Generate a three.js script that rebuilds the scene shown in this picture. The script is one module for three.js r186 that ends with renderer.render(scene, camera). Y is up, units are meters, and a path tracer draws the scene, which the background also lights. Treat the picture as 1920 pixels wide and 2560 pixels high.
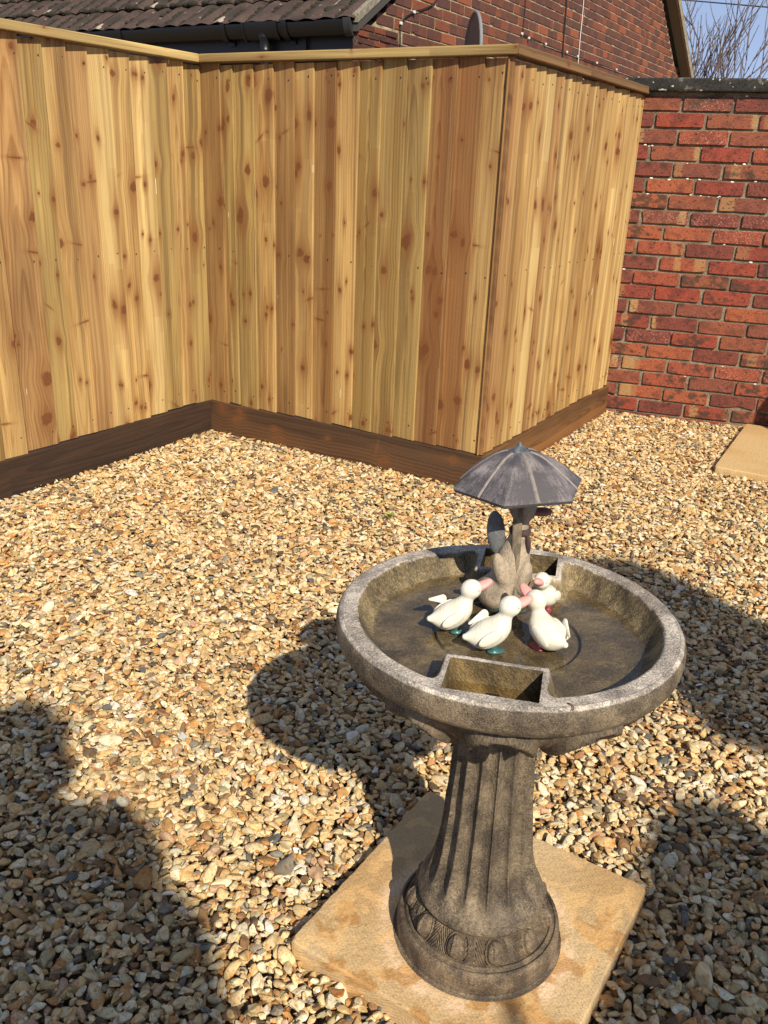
import * as THREE from 'three';
import { mergeGeometries, mergeVertices, toCreasedNormals } from 'three/addons/utils/BufferGeometryUtils.js';
import { MarchingCubes } from 'three/addons/objects/MarchingCubes.js';
import { Brush, Evaluator, SUBTRACTION } from 'three-bvh-csg';

// ---------------------------------------------------------------- camera, sky, sun, exposure
const scene = new THREE.Scene();
const CAM_H = 1.2, PITCH = 0.3766, ROLL = 0.0403, FOV = 60.54;
const camera = new THREE.PerspectiveCamera(FOV, 3 / 4, 0.05, 400);
camera.rotation.order = 'YXZ';
camera.rotation.set(-PITCH, 0, ROLL);
camera.position.set(0, CAM_H, 0);
camera.updateMatrixWorld(true);
const SUN = new THREE.Vector3(0.415, 1, 1.18).normalize();
{ // clear, slightly hazy spring sky
  const w = 512, h = 256, data = new Float32Array(w * h * 4);
  for (let j = 0; j < h; j++) for (let i = 0; i < w; i++) {
    const el = ((j + 0.5) / h - 0.5) * Math.PI, az = ((i + 0.5) / w - 0.5) * 2 * Math.PI;
    const d = new THREE.Vector3(Math.cos(el) * Math.cos(az), Math.sin(el), Math.cos(el) * Math.sin(az));
    const k = Math.pow(1 - Math.max(0, d.y), 2.6), g = Math.max(0, d.dot(SUN));
    const glow = 0.16 * Math.pow(g, 6);
    const o = (j * w + i) * 4, dn = d.y < 0 ? 0.75 : 1;
    data[o] = (0.135 + 0.235 * k + glow * 1.05) * dn;
    data[o + 1] = (0.195 + 0.285 * k + glow) * dn;
    data[o + 2] = (0.32 + 0.40 * k + glow * 0.9) * dn;
    data[o + 3] = 1;
  }
  const sky = new THREE.DataTexture(data, w, h, THREE.RGBAFormat, THREE.FloatType);
  sky.mapping = THREE.EquirectangularReflectionMapping;
  sky.magFilter = sky.minFilter = THREE.LinearFilter;
  sky.needsUpdate = true;
  scene.background = sky; scene.environment = sky;
}
const sun = new THREE.DirectionalLight(new THREE.Color(1, 0.91, 0.74), 5);
sun.position.copy(SUN).multiplyScalar(20); sun.target.position.set(0, 0, -2.5);
sun.position.add(sun.target.position);
sun.castShadow = true; sun.shadow.mapSize.set(4096, 4096);
Object.assign(sun.shadow.camera, { left: -8, right: 8, top: 8, bottom: -8, near: 1, far: 60 });
sun.shadow.radius = 1;
scene.add(sun, sun.target);
const renderer = new THREE.WebGLRenderer({ antialias: true });
renderer.toneMapping = THREE.LinearToneMapping;
renderer.toneMappingExposure = 1.33;
renderer.shadowMap.enabled = true;

// ---------------------------------------------------------------- helpers
let seedState = 1;
function rngFrom(s) { let a = s >>> 0; return () => { a = (a + 0x6D2B79F5) >>> 0; let t = Math.imul(a ^ (a >>> 15), 1 | a); t = (t + Math.imul(t ^ (t >>> 7), 61 | t)) ^ t; return ((t ^ (t >>> 14)) >>> 0) / 4294967296; }; }
const rnd = rngFrom(20240);
const rr = (a, b, r = rnd) => a + (b - a) * r();
const clamp = (x, a = 0, b = 1) => Math.min(b, Math.max(a, x));
const sstep = (a, b, x) => { const t = clamp((x - a) / (b - a)); return t * t * (3 - 2 * t); };
const mix = (a, b, t) => a + (b - a) * t;
const mix3 = (a, b, t) => [mix(a[0], b[0], t), mix(a[1], b[1], t), mix(a[2], b[2], t)];
const PERM = new Float32Array(65536); { const r = rngFrom(7); for (let i = 0; i < 65536; i++) PERM[i] = r(); }
function n2(x, y) { // value noise 0..1
  const xi = Math.floor(x), yi = Math.floor(y), fx = x - xi, fy = y - yi;
  const u = fx * fx * (3 - 2 * fx), v = fy * fy * (3 - 2 * fy);
  const h = (a, b) => PERM[(Math.imul(a, 7919) + Math.imul(b, 104729) ^ Math.imul(a + 31, b + 17)) & 65535];
  const a = h(xi, yi), b = h(xi + 1, yi), c = h(xi, yi + 1), d = h(xi + 1, yi + 1);
  return a + (b - a) * u + (c - a) * v + (a - b - c + d) * u * v;
}
const fbm = (x, y, o = 4) => { let s = 0, a = 0.5, t = 0; for (let i = 0; i < o; i++) { s += a * n2(x, y); t += a; x = x * 2.03 + 17.1; y = y * 2.03 + 5.3; a *= 0.5; } return s / t; };
const n3 = (x, y, z) => (n2(x + z * 1.7, y + 3.1) + n2(y - z * 1.3 + 40, z + x * 0.6) + n2(z + 80.5, x - y * 0.8)) / 3;
// tileable variant for repeating textures
function tileNoise(u, v, f, sd) { const w = (i) => ((i % f) + f) % f, x = u * f, y = v * f, xi = Math.floor(x), yi = Math.floor(y), fx = x - xi, fy = y - yi, a = fx * fx * (3 - 2 * fx), b = fy * fy * (3 - 2 * fy);
  const h = (i, j) => PERM[(w(i) * 613 + w(j) * 9176 + sd * 3571) & 65535];
  return mix(mix(h(xi, yi), h(xi + 1, yi), a), mix(h(xi, yi + 1), h(xi + 1, yi + 1), a), b); }
const tfbm = (u, v, f, sd, o = 4) => { let s = 0, a = 0.5, t = 0; for (let i = 0; i < o; i++) { s += a * tileNoise(u, v, f, sd + i); t += a; f *= 2; a *= 0.5; } return s / t; };

function tex(w, h, fn, srgb = true, wrap = THREE.RepeatWrapping) {
  const d = new Uint8Array(w * h * 4), c = [0, 0, 0];
  for (let j = 0; j < h; j++) for (let i = 0; i < w; i++) { const v = fn(i, j, c) || c, o = (j * w + i) * 4; d[o] = clamp(v[0], 0, 255); d[o + 1] = clamp(v[1], 0, 255); d[o + 2] = clamp(v[2], 0, 255); d[o + 3] = 255; }
  return texData(d, w, h, srgb, wrap);
}
function texData(d, w, h, srgb, wrap = THREE.RepeatWrapping) {
  const t = new THREE.DataTexture(d, w, h, THREE.RGBAFormat); t.magFilter = THREE.LinearFilter; t.minFilter = THREE.LinearMipmapLinearFilter; t.generateMipmaps = true;
  t.wrapS = t.wrapT = wrap; if (srgb) t.colorSpace = THREE.SRGBColorSpace; t.needsUpdate = true; return t;
}
const std = (o) => new THREE.MeshStandardMaterial({ roughness: 0.8, metalness: 0, ...o });
const lin = (r, g, b) => new THREE.Color().setRGB(r, g, b);
const taken = new Map();
function numbered(name) { const n = taken.get(name) || 0; taken.set(name, n + 1); return n ? `${name}_${String(n).padStart(3, '0')}` : name; }
function shade(o) { o.traverse((m) => { if (m.isMesh) { m.castShadow = true; m.receiveShadow = true; } }); return o; }
function thing(name, label, category, pos = [0, 0, 0], turn = 0, group) {
  const o = new THREE.Group(); o.name = numbered(name); o.position.set(...pos); o.rotation.y = turn; o.userData = { label, category }; if (group) o.userData.group = group; scene.add(o); return o;
}
function tag(o, label, category, group) { o.userData.label = label; o.userData.category = category; if (group) o.userData.group = group; return o; }
function part(name, geo, mat, parent, kind) { const m = new THREE.Mesh(Array.isArray(geo) ? mergeGeometries(geo.map((g) => g.index ? g.toNonIndexed() : g).map(onlyBasics), false) : geo, mat); m.name = name; m.castShadow = m.receiveShadow = true; if (kind) m.userData.kind = kind; parent.add(m); return m; }
function onlyBasics(g) { for (const k of Object.keys(g.attributes)) if (!['position', 'normal', 'uv'].includes(k)) g.deleteAttribute(k); return g; }
function structure(name, geo, mat) { const m = new THREE.Mesh(geo, mat); m.name = name; m.userData.kind = 'structure'; m.receiveShadow = true; scene.add(m); return m; }
function at(g, x, y, z, rx = 0, ry = 0, rz = 0) { g.applyMatrix4(new THREE.Matrix4().compose(new THREE.Vector3(x, y, z), new THREE.Quaternion().setFromEuler(new THREE.Euler(rx, ry, rz)), new THREE.Vector3(1, 1, 1))); return g; }
const turnTo = (dx, dz) => Math.atan2(-dz, dx); // rotation.y whose local x points along (dx, dz)
// pixel of the photograph (1920 x 2560) -> ray, then onto a horizontal level
function rayOf(u, v) { const p = new THREE.Vector3((u / 1920) * 2 - 1, 1 - (v / 2560) * 2, 0.5).unproject(camera); return p.sub(camera.position).normalize(); }
function ground(u, v, y = 0) { const d = rayOf(u, v), t = (y - CAM_H) / d.y; return new THREE.Vector3(d.x * t, y, d.z * t); }
function onPlane(u, v, point, normal) { const d = rayOf(u, v), t = point.clone().sub(camera.position).dot(normal) / d.dot(normal); return camera.position.clone().addScaledVector(d, t); }
function box(x0, x1, y0, y1, z0, z1) { const g = new THREE.BoxGeometry(x1 - x0, y1 - y0, z1 - z0); g.translate((x0 + x1) / 2, (y0 + y1) / 2, (z0 + z1) / 2); return g; }
// box with small chamfers on all edges, uv in metres / scale
function chamfer(x0, x1, y0, y1, z0, z1, c, uvs = 1) {
  const s = new THREE.Shape(); s.moveTo(x0 + c, y0 + c); s.lineTo(x1 - c, y0 + c); s.lineTo(x1 - c, y1 - c); s.lineTo(x0 + c, y1 - c); s.closePath();
  const g = new THREE.ExtrudeGeometry(s, { depth: z1 - z0 - 2 * c, bevelEnabled: true, bevelSize: c, bevelThickness: c, bevelSegments: 2, steps: 1 });
  g.translate(0, 0, z0 + c); return boxUV(g, uvs);
}
function boxUV(g, s = 1, ou = 0, ov = 0) { // planar uv by main direction of the face
  if (g.index) g = g.toNonIndexed();
  if (!g.attributes.normal) g.computeVertexNormals();
  const p = g.attributes.position, n = g.attributes.normal, uv = new Float32Array(p.count * 2);
  for (let i = 0; i < p.count; i++) { const ax = Math.abs(n.getX(i)), ay = Math.abs(n.getY(i)), az = Math.abs(n.getZ(i)); let u, v;
    if (ay >= ax && ay >= az) { u = p.getX(i); v = p.getZ(i); } else if (az >= ax) { u = p.getX(i); v = p.getY(i); } else { u = p.getZ(i); v = p.getY(i); }
    uv[i * 2] = u * s + ou; uv[i * 2 + 1] = v * s + ov; }
  g.setAttribute('uv', new THREE.BufferAttribute(uv, 2)); return g;
}
function tube(points, r0, r1 = r0, seg = 12, rad = 6) {
  const c = points.length > 2 ? new THREE.CatmullRomCurve3(points) : new THREE.LineCurve3(points[0], points[1]);
  const g = new THREE.TubeGeometry(c, seg, 1, rad, false), p = g.attributes.position, P = new THREE.Vector3(), Q = new THREE.Vector3();
  for (let i = 0; i <= seg; i++) { const t = i / seg, r = mix(r0, r1, t); c.getPointAt(t, Q); for (let j = 0; j <= rad; j++) { const k = i * (rad + 1) + j; P.fromBufferAttribute(p, k).sub(Q).multiplyScalar(r).add(Q); p.setXYZ(k, P.x, P.y, P.z); } }
  return g;
}
const V = (x, y, z) => new THREE.Vector3(x, y, z);
// parametric sheet: fn(u, v) -> Vector3, nu x nv cells
function sheet(nu, nv, fn, closeU = false, color) {
  const pos = [], uv = [], idx = [], col = [];
  for (let j = 0; j <= nv; j++) for (let i = 0; i <= nu; i++) { const p = fn(closeU && i === nu ? 0 : i / nu, j / nv); pos.push(p.x, p.y, p.z); uv.push(i / nu, j / nv); if (color) col.push(...color(p, i / nu, j / nv)); }
  const w = nu + 1;
  for (let j = 0; j < nv; j++) for (let i = 0; i < nu; i++) { const a = j * w + i; idx.push(a, a + 1, a + w, a + 1, a + w + 1, a + w); }
  const g = new THREE.BufferGeometry(); g.setAttribute('position', new THREE.Float32BufferAttribute(pos, 3)); g.setAttribute('uv', new THREE.Float32BufferAttribute(uv, 2)); if (color) g.setAttribute('color', new THREE.Float32BufferAttribute(col, 3)); g.setIndex(idx); g.computeVertexNormals();
  if (closeU) { const n = g.attributes.normal; for (let j = 0; j <= nv; j++) { const a = j * w, b = a + nu, x = n.getX(a) + n.getX(b), y = n.getY(a) + n.getY(b), z = n.getZ(a) + n.getZ(b), l = Math.hypot(x, y, z) || 1; n.setXYZ(a, x / l, y / l, z / l); n.setXYZ(b, x / l, y / l, z / l); } }
  return g;
}
// body from a signed distance field, meshed with marching cubes
function sdfMesh(fn, cx, cy, cz, half, res) {
  const mc = new MarchingCubes(res, new THREE.MeshBasicMaterial(), false, false, 60000), s = mc.size, f = mc.field;
  for (let k = 0; k < s; k++) for (let j = 0; j < s; j++) for (let i = 0; i < s; i++) f[i + j * s + k * s * s] = -fn(cx + ((i - s / 2) / (s / 2)) * half, cy + ((j - s / 2) / (s / 2)) * half, cz + ((k - s / 2) / (s / 2)) * half);
  mc.isolation = 0; mc.update();
  const n = mc.count, pos = new Float32Array(n * 3);
  for (let i = 0; i < n; i++) { pos[i * 3] = mc.positionArray[i * 3] * half + cx; pos[i * 3 + 1] = mc.positionArray[i * 3 + 1] * half + cy; pos[i * 3 + 2] = mc.positionArray[i * 3 + 2] * half + cz; }
  let g = new THREE.BufferGeometry(); g.setAttribute('position', new THREE.BufferAttribute(pos, 3)); g = mergeVertices(g, half * 1e-4);
  const p = g.attributes.position, nn = new Float32Array(p.count * 3), uv = new Float32Array(p.count * 2), e = half / res * 0.7;
  for (let i = 0; i < p.count; i++) { const x = p.getX(i), y = p.getY(i), z = p.getZ(i); let a = fn(x + e, y, z) - fn(x - e, y, z), b = fn(x, y + e, z) - fn(x, y - e, z), c = fn(x, y, z + e) - fn(x, y, z - e); const l = Math.hypot(a, b, c) || 1; nn.set([a / l, b / l, c / l], i * 3); uv[i * 2] = x * 6 + z * 3; uv[i * 2 + 1] = y * 6 + z * 2; }
  g.setAttribute('normal', new THREE.BufferAttribute(nn, 3)); g.setAttribute('uv', new THREE.BufferAttribute(uv, 2)); return g;
}
const smin = (a, b, k) => { const h = clamp(0.5 + 0.5 * (b - a) / k); return mix(b, a, h) - k * h * (1 - h); };
const ell = (x, y, z, cx, cy, cz, rx, ry, rz, rot = 0) => { let dx = x - cx, dy = y - cy, dz = z - cz; if (rot) { const c = Math.cos(rot), s = Math.sin(rot), t = dx * c + dy * s; dy = -dx * s + dy * c; dx = t; } const k0 = Math.hypot(dx / rx, dy / ry, dz / rz), k1 = Math.hypot(dx / (rx * rx), dy / (ry * ry), dz / (rz * rz)); return k1 < 1e-9 ? -Math.min(rx, ry, rz) : k0 * (k0 - 1) / k1; };
const cone = (x, y, z, a, b, ra, rb) => { const bx = b[0] - a[0], by = b[1] - a[1], bz = b[2] - a[2], px = x - a[0], py = y - a[1], pz = z - a[2], t = clamp((px * bx + py * by + pz * bz) / (bx * bx + by * by + bz * bz)); return Math.hypot(px - bx * t, py - by * t, pz - bz * t) - mix(ra, rb, t); };

// ---------------------------------------------------------------- procedural textures
// sawn boards: one atlas of strips, each strip a different board
function woodAtlas(strips, w, h, lenM, seed) {
  const n = strips.length, cw = Math.floor(w / n), col = new Uint8Array(w * h * 4), bmp = new Uint8Array(w * h * 4);
  strips.forEach((s, si) => {
    const r = rngFrom(seed * 977 + si * 131), W = s.width ?? 0.12, knots = [];
    let y = r() * 0.25;
    while (y < lenM) { const big = r() < 0.3, m = 1 + Math.floor(r() * 2.3); for (let k = 0; k < m; k++) { const spike = r() < 0.12, an = spike ? (r() - 0.5) * 1.5 : (r() - 0.5) * 0.6; knots.push({ x: W * (0.04 + 0.92 * r()), y: y + (r() - 0.5) * 0.07, r: spike ? 0.0045 + 0.003 * r() : big ? 0.009 + 0.008 * r() : 0.0032 + 0.005 * r(), e: spike ? 0.3 + 0.2 * r() : 0.9 + 0.8 * r(), ca: Math.cos(an), sa: Math.sin(an), sx: spike ? 2.2 + 2 * r() : 1, dark: 0.55 + 0.45 * r(), st: r() }); } y += 0.1 + 0.3 * r(); }
    if (s.knots === 0) knots.length = 0;
    const drips = []; if (s.drips !== 0 && r() < 0.4) for (let k = 0; k < 1; k++) drips.push({ x: W * r(), y: lenM * r(), l: 0.01 + 0.05 * r(), w: 0.0006 + 0.0008 * r() });
    const f = 60 + 90 * r(), ph = r() * 50, lean = (r() - 0.5) * 0.02, heart = s.heart ?? (r() < 0.3 ? r() : -1), hw = W * (0.15 + 0.3 * r()), hx = W * r(), cath = r() < 0.45, cy = lenM * r(), so = si * 37.7 + seed * 11;
    const KT = s.keep ? 1 : 0.9, L = s.light.map((q, z) => q * KT * [0.995, 1.012, 1.03][z]), D = s.dark.map((q, z) => q * KT * [0.96, 0.96, 0.98][z]), H = s.heartCol ?? [L[0] - 26, L[1] - 30, L[2] - 26];
    for (let j = 0; j < h; j++) {
      const ym = (j / h) * lenM, near = knots.filter((k) => Math.abs(ym - k.y) < 0.16), dr = drips.filter((d) => ym > d.y && ym < d.y + d.l);
      const wob = 0.012 * (n2(ym * 1.3 + so, 3.3) - 0.5) + 0.004 * (n2(ym * 6 + so, 9.1) - 0.5) + lean * ym, blotY = n2(ym * 3 + so, 7.7);
      for (let i = 0; i < cw; i++) {
        const xm = (i / cw) * W; let xx = xm + wob;
        for (const k of near) { const dx = xm - k.x, dy = ym - k.y; xx -= k.r * 1.5 * (dx / (Math.abs(dx) + k.r * 0.6)) * Math.exp(-((dy / (k.r * 3.6)) ** 2)) * Math.exp(-Math.abs(dx) / (k.r * 4)); }
        const rad = cath ? Math.sqrt((xx - W * 0.5) ** 2 + ((ym - cy) * 0.035) ** 2 + 0.0001) : xx;
        const g = rad * f * (cath ? 1.8 : 1) + 1.1 * n2(xx * 25 + so, ym * 0.9) + ph, t = g - Math.floor(g), id = Math.floor(g);
        const late = sstep(0.35, 0.9, t) * (1 - sstep(0.92, 1, t)) * (0.35 + 0.65 * PERM[(id * 71 + si * 913) & 65535]);
        const fib = n2(xx * 1500 + so, ym * 26) - 0.5, fib2 = n2(xx * 420 + so, ym * 9 + 4) - 0.5, saw = n2(xm * 60 + so, ym * 420) - 0.5;
        const blot = fbm(xm * 14 + so, ym * 2.2, 3) - 0.5;
        let hmask = 0; if (heart >= 0) hmask = (1 - sstep(hw * 0.8, hw * 1.15, Math.abs(xx - hx))) * (0.65 + 0.5 * (blotY - 0.3));
        const mixD = clamp(0.5 * late + 0.45 * fib2 + 0.2 * fib + 1.15 * blot + 0.1);
        let R = mix(L[0], D[0], mixD), G = mix(L[1], D[1], mixD), B = mix(L[2], D[2], mixD);
        hmask = clamp(hmask) * 0.85; R = mix(R, H[0] - 26 * late, hmask); G = mix(G, H[1] - 24 * late, hmask); B = mix(B, H[2] - 18 * late, hmask);
        const band = sstep(0.52, 0.78, n2(xx * 85 + so, ym * 0.55 + so)) * 0.12 + sstep(0.6, 0.85, n2(xx * 38 + so + 9, ym * 1.4)) * 0.10, lite = sstep(0.6, 0.85, n2(xx * 60 + so + 50, ym * 0.8)) * 0.12, tint = 1 - band + lite; R *= tint * (1 + 0.04 * band); G *= tint * (1 - 0.1 * band); B *= tint * (1 - 0.2 * band);
        let bh = 150 - 34 * late + 34 * fib + 26 * fib2 + 30 * saw;
        for (const k of near) {
          const ddx = xm - k.x, ddy = ym - k.y, dx = (ddx * k.ca + ddy * k.sa) / (k.r * k.sx), dy = (ddy * k.ca - ddx * k.sa) / (k.r * k.e), d = Math.sqrt(dx * dx + dy * dy) * (0.72 + 0.56 * n2(dx * 1.5 + k.x * 900, dy * 1.5 + so));
          const trail = k.st * 0.75 * Math.exp(-((ddx / (k.r * 1.7)) ** 2)) * Math.exp(-Math.abs(ddy) / (k.r * 9)) * (0.6 + 0.8 * n2(xm * 300, ym * 8)); R = mix(R, 118, trail); G = mix(G, 74, trail); B = mix(B, 36, trail);
          if (d < 5) { const halo = Math.exp(-((dx / 1.8) ** 2) - (dy / 2.8) ** 2) * 0.6 * k.dark; R = mix(R, 116, halo); G = mix(G, 70, halo); B = mix(B, 32, halo);
            if (d < 1.25) { const inn = 1 - sstep(0.6, 1.25, d), ring = 0.5 + 0.5 * Math.sin(d * 16 + k.x * 700), q = inn * (0.55 + 0.45 * k.dark); R = mix(R, 98 + 12 * ring - 14 * sstep(0.6, 1, d), q); G = mix(G, 56 + 8 * ring - 10 * sstep(0.6, 1, d), q); B = mix(B, 25 + 4 * ring - 5 * sstep(0.6, 1, d), q); bh -= 40 * inn * sstep(0.5, 1, d); } }
        }
        for (const d of dr) if (Math.abs(xm - d.x) < d.w) { R = 232; G = 226; B = 200; }
        if (s.streak) { const q = sstep(0.55, 0.75, n2(xm * 45 + so, ym * 0.7)) * s.streak; R *= 1 - q; G *= 1 - q; B *= 1 - q; }
        const o = (j * w + si * cw + i) * 4; col[o] = clamp(R, 0, 255); col[o + 1] = clamp(G, 0, 255); col[o + 2] = clamp(B, 0, 255); col[o + 3] = 255;
        bmp[o] = bmp[o + 1] = bmp[o + 2] = clamp(bh, 0, 255); bmp[o + 3] = 255;
      }
    }
  });
  return { map: texData(col, w, h, true), bump: texData(bmp, w, h, false), n };
}
const TONE = { // light and dark grain, sRGB bytes
  tan: { light: [196, 158, 98], dark: [152, 108, 56] }, olive: { light: [180, 148, 88], dark: [134, 102, 54] }, pale: { light: [214, 180, 118], dark: [178, 136, 76] }, brown: { light: [168, 128, 76], dark: [124, 86, 44] },
  red: { light: [164, 120, 70], dark: [122, 80, 42], heart: 0.5, heartCol: [138, 92, 50] }, gold: { light: [198, 160, 100], dark: [156, 114, 60] }, pink: { light: [188, 146, 92], dark: [146, 102, 56] },
  cap: { light: [204, 174, 112], dark: [168, 132, 76], heart: -1, drips: 0 }, capDull: { light: [176, 148, 92], dark: [136, 106, 58], heart: -1, drips: 0 }, capBrown: { light: [134, 100, 60], dark: [100, 70, 38], heart: -1, drips: 0 },
  board: { light: [92, 63, 38], dark: [52, 33, 20], heart: 0.5, heartCol: [100, 67, 38], drips: 0 }, boardDark: { light: [70, 47, 31], dark: [40, 26, 17], heart: -1, drips: 0, knots: 0 }, boardGold: { light: [120, 82, 44], dark: [70, 42, 20], heart: 0.4, heartCol: [128, 86, 46], drips: 0, knots: 0 }, post: { light: [150, 108, 62], dark: [108, 72, 38], heart: -1, drips: 0 },
};
const names = (s) => s.split(' ').map((k) => ({ ...TONE[k] }));
const leftStrips = names('olive tan olive tan olive red brown olive tan pink olive tan pink pale tan pale');      // first strip is farthest from the inner corner
const midStrips = names('brown olive olive tan brown tan brown tan olive olive olive red red tan olive tan');
const rightStrips = names('pink gold tan pale pink pale tan gold gold tan gold tan pale gold pale pale');
const atlasL = woodAtlas(leftStrips, 2048, 1536, 1.6, 3), atlasM = woodAtlas(midStrips, 2048, 1536, 1.6, 5), atlasR = woodAtlas(rightStrips, 2048, 1536, 1.6, 8);
const atlasT = woodAtlas(names('cap capDull capBrown boardDark board boardGold post cap'), 1024, 1536, 1.6, 12);
const woodMat = (a, bs = 0.0011, rough = 0.72) => std({ map: a.map, bumpMap: a.bump, bumpScale: bs, roughness: rough });
const M = { fenceL: woodMat(atlasL), fenceM: woodMat(atlasM), fenceR: woodMat(atlasR), trim: woodMat(atlasT, 0.0009, 0.7) };

const speck = tex(512, 512, (i, j) => { const u = i / 512, v = j / 512; let k = 0.8 + 0.55 * (tfbm(u, v, 6, 3, 5) - 0.5) + 0.38 * (tileNoise(u, v, 150, 9) - 0.5) + 0.22 * (tileNoise(u, v, 256, 19) - 0.5); if (tileNoise(u, v, 90, 33) > 0.93) k += 0.25; if (tileNoise(u, v, 70, 43) > 0.93) k -= 0.22; k = clamp(k, 0.15, 1) * 255; return [k, k * 0.99, k * 0.97]; });
const grainBump = tex(512, 512, (i, j) => { const u = i / 512, v = j / 512, k = 255 * clamp(0.45 * tfbm(u, v, 16, 5, 4) + 0.35 * tileNoise(u, v, 128, 8) + 0.3 * tileNoise(u, v, 256, 18) - 0.05); return [k, k, k]; }, false);
function scaled(t, rx, ry) { const c = t.clone(); c.repeat.set(rx, ry); c.needsUpdate = true; return c; }

// ---------------------------------------------------------------- ground
structure('ground', (() => { const g = new THREE.PlaneGeometry(160, 160, 1, 1); g.rotateX(-Math.PI / 2); g.translate(0, -0.034, 0); const uv = g.attributes.uv; for (let i = 0; i < uv.count; i++) uv.setXY(i, uv.getX(i) * 160, uv.getY(i) * 160); return g; })(),
  std({ color: lin(0.3, 0.22, 0.13), map: speck, roughness: 0.95 }));

// fence lines on the ground, metres
const L = V(-0.8383, 0, -4.0311), R = V(0.3794, 0, -3.3291), E = V(1.1727, 0, -4.6709), AL = V(0.4962, 0, -0.8682);
const LEFT_LEN = 2.02, A = L.clone().addScaledVector(AL, -LEFT_LEN);
const MID_LEN = R.distanceTo(L), RIGHT_LEN = E.distanceTo(R);
const GT = 0.14, FT = 1.5615, CAPT = 0.031;

function boardGeometry(x0, x1, y0, y1, strip, n, r) { // feather-edge board: thin left edge tucked under its neighbour, thick right edge
  const zl = -0.0125 + rr(-0.001, 0.001, r), zr = rr(-0.0015, 0.0015, r), tl = 0.003, tr = 0.0095, xl = x0 - 0.016, u0 = (strip + 0.03) / n, u1 = (strip + 0.97) / n, v0 = 0.02 + 0.08 * r(), v1 = v0 + (y1 - y0) / 1.6, flip = r() < 0.5;
  const bow = rr(-0.0025, 0.0025, r), seg = 5, pos = [], uv = [], quad = (a, b, c, d, ua) => { pos.push(...a, ...b, ...c, ...a, ...c, ...d); uv.push(...ua[0], ...ua[1], ...ua[2], ...ua[0], ...ua[2], ...ua[3]); };
  const um = (t) => (flip ? mix(u1, u0, t) : mix(u0, u1, t)), ch = 0.0012;
  for (let k = 0; k < seg; k++) {
    const ya = mix(y0, y1, k / seg), yb = mix(y0, y1, (k + 1) / seg), va = mix(v0, v1, k / seg), vb = mix(v0, v1, (k + 1) / seg), sa = Math.sin((k / seg) * Math.PI) * bow, sb = Math.sin(((k + 1) / seg) * Math.PI) * bow;
    quad([xl, ya, zl + sa], [x1 - ch + sa, ya, zr + sa], [x1 - ch + sb, yb, zr + sb], [xl, yb, zl + sb], [[um(0), va], [um(0.97), va], [um(0.97), vb], [um(0), vb]]);
    quad([x1 - ch + sa, ya, zr + sa], [x1 + sa, ya, zr - ch + sa], [x1 + sb, yb, zr - ch + sb], [x1 - ch + sb, yb, zr + sb], [[um(0.97), va], [um(0.98), va], [um(0.98), vb], [um(0.97), vb]]);
    quad([x1 + sa, ya, zr - ch + sa], [x1 + sa, ya, zr - tr + sa], [x1 + sb, yb, zr - tr + sb], [x1 + sb, yb, zr - ch + sb], [[um(0.98), va], [um(0.9), va], [um(0.9), vb], [um(0.98), vb]]);
  }
  const back = (z) => z; quad([x1, y0, zr - tr], [xl, y0, zl - tl], [xl, y1, zl - tl], [x1, y1, zr - tr], [[um(1), v0], [um(0), v0], [um(0), v1], [um(1), v1]]);
  quad([xl, y1, zl], [x1, y1, zr], [x1, y1, zr - tr], [xl, y1, zl - tl], [[um(0), v1], [um(1), v1], [um(1), v1 - 0.01], [um(0), v1 - 0.01]]);
  quad([xl, y0, zl - tl], [x1, y0, zr - tr], [x1, y0, zr], [xl, y0, zl], [[um(0), v0], [um(1), v0], [um(1), v0 + 0.01], [um(0), v0 + 0.01]]);
  quad([xl, y0, zl - tl], [xl, y0, zl], [xl, y1, zl], [xl, y1, zl - tl], [[um(0), v0], [um(0.02), v0], [um(0.02), v1], [um(0), v1]]);
  const g = new THREE.BufferGeometry(); g.setAttribute('position', new THREE.Float32BufferAttribute(pos, 3)); g.setAttribute('uv', new THREE.Float32BufferAttribute(uv, 2)); g.computeVertexNormals(); return g;
}
function trimUV(g, strip, ox = 0) { // length along x -> v, girth -> u inside the strip
  if (g.index) g = g.toNonIndexed(); const p = g.attributes.position, uv = new Float32Array(p.count * 2), n = atlasT.n; g.computeBoundingBox(); const b = g.boundingBox, gy = b.max.y - b.min.y, gz = b.max.z - b.min.z;
  for (let i = 0; i < p.count; i++) { const girth = clamp(((p.getY(i) - b.min.y) + (b.max.z - p.getZ(i))) / (gy + gz)); uv[i * 2] = (strip + 0.04 + 0.92 * girth) / n; uv[i * 2 + 1] = (p.getX(i) + ox) / 1.6; }
  g.setAttribute('uv', new THREE.BufferAttribute(uv, 2)); return g;
}
function planPrism(pts, y0, y1, c = 0.003) { // pts: [x, z] anticlockwise seen from above flipped
  const s = new THREE.Shape(pts.map(([x, z]) => new THREE.Vector2(x, -z))); const g = new THREE.ExtrudeGeometry(s, { depth: y1 - y0 - 2 * c, bevelEnabled: true, bevelThickness: c, bevelSize: c, bevelOffset: -c, bevelSegments: 2 });
  g.rotateX(-Math.PI / 2); g.translate(0, y0 + c, 0); return g;
}
const nailMat = std({ color: lin(0.05, 0.045, 0.04), roughness: 0.5, metalness: 0.6 });
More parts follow.
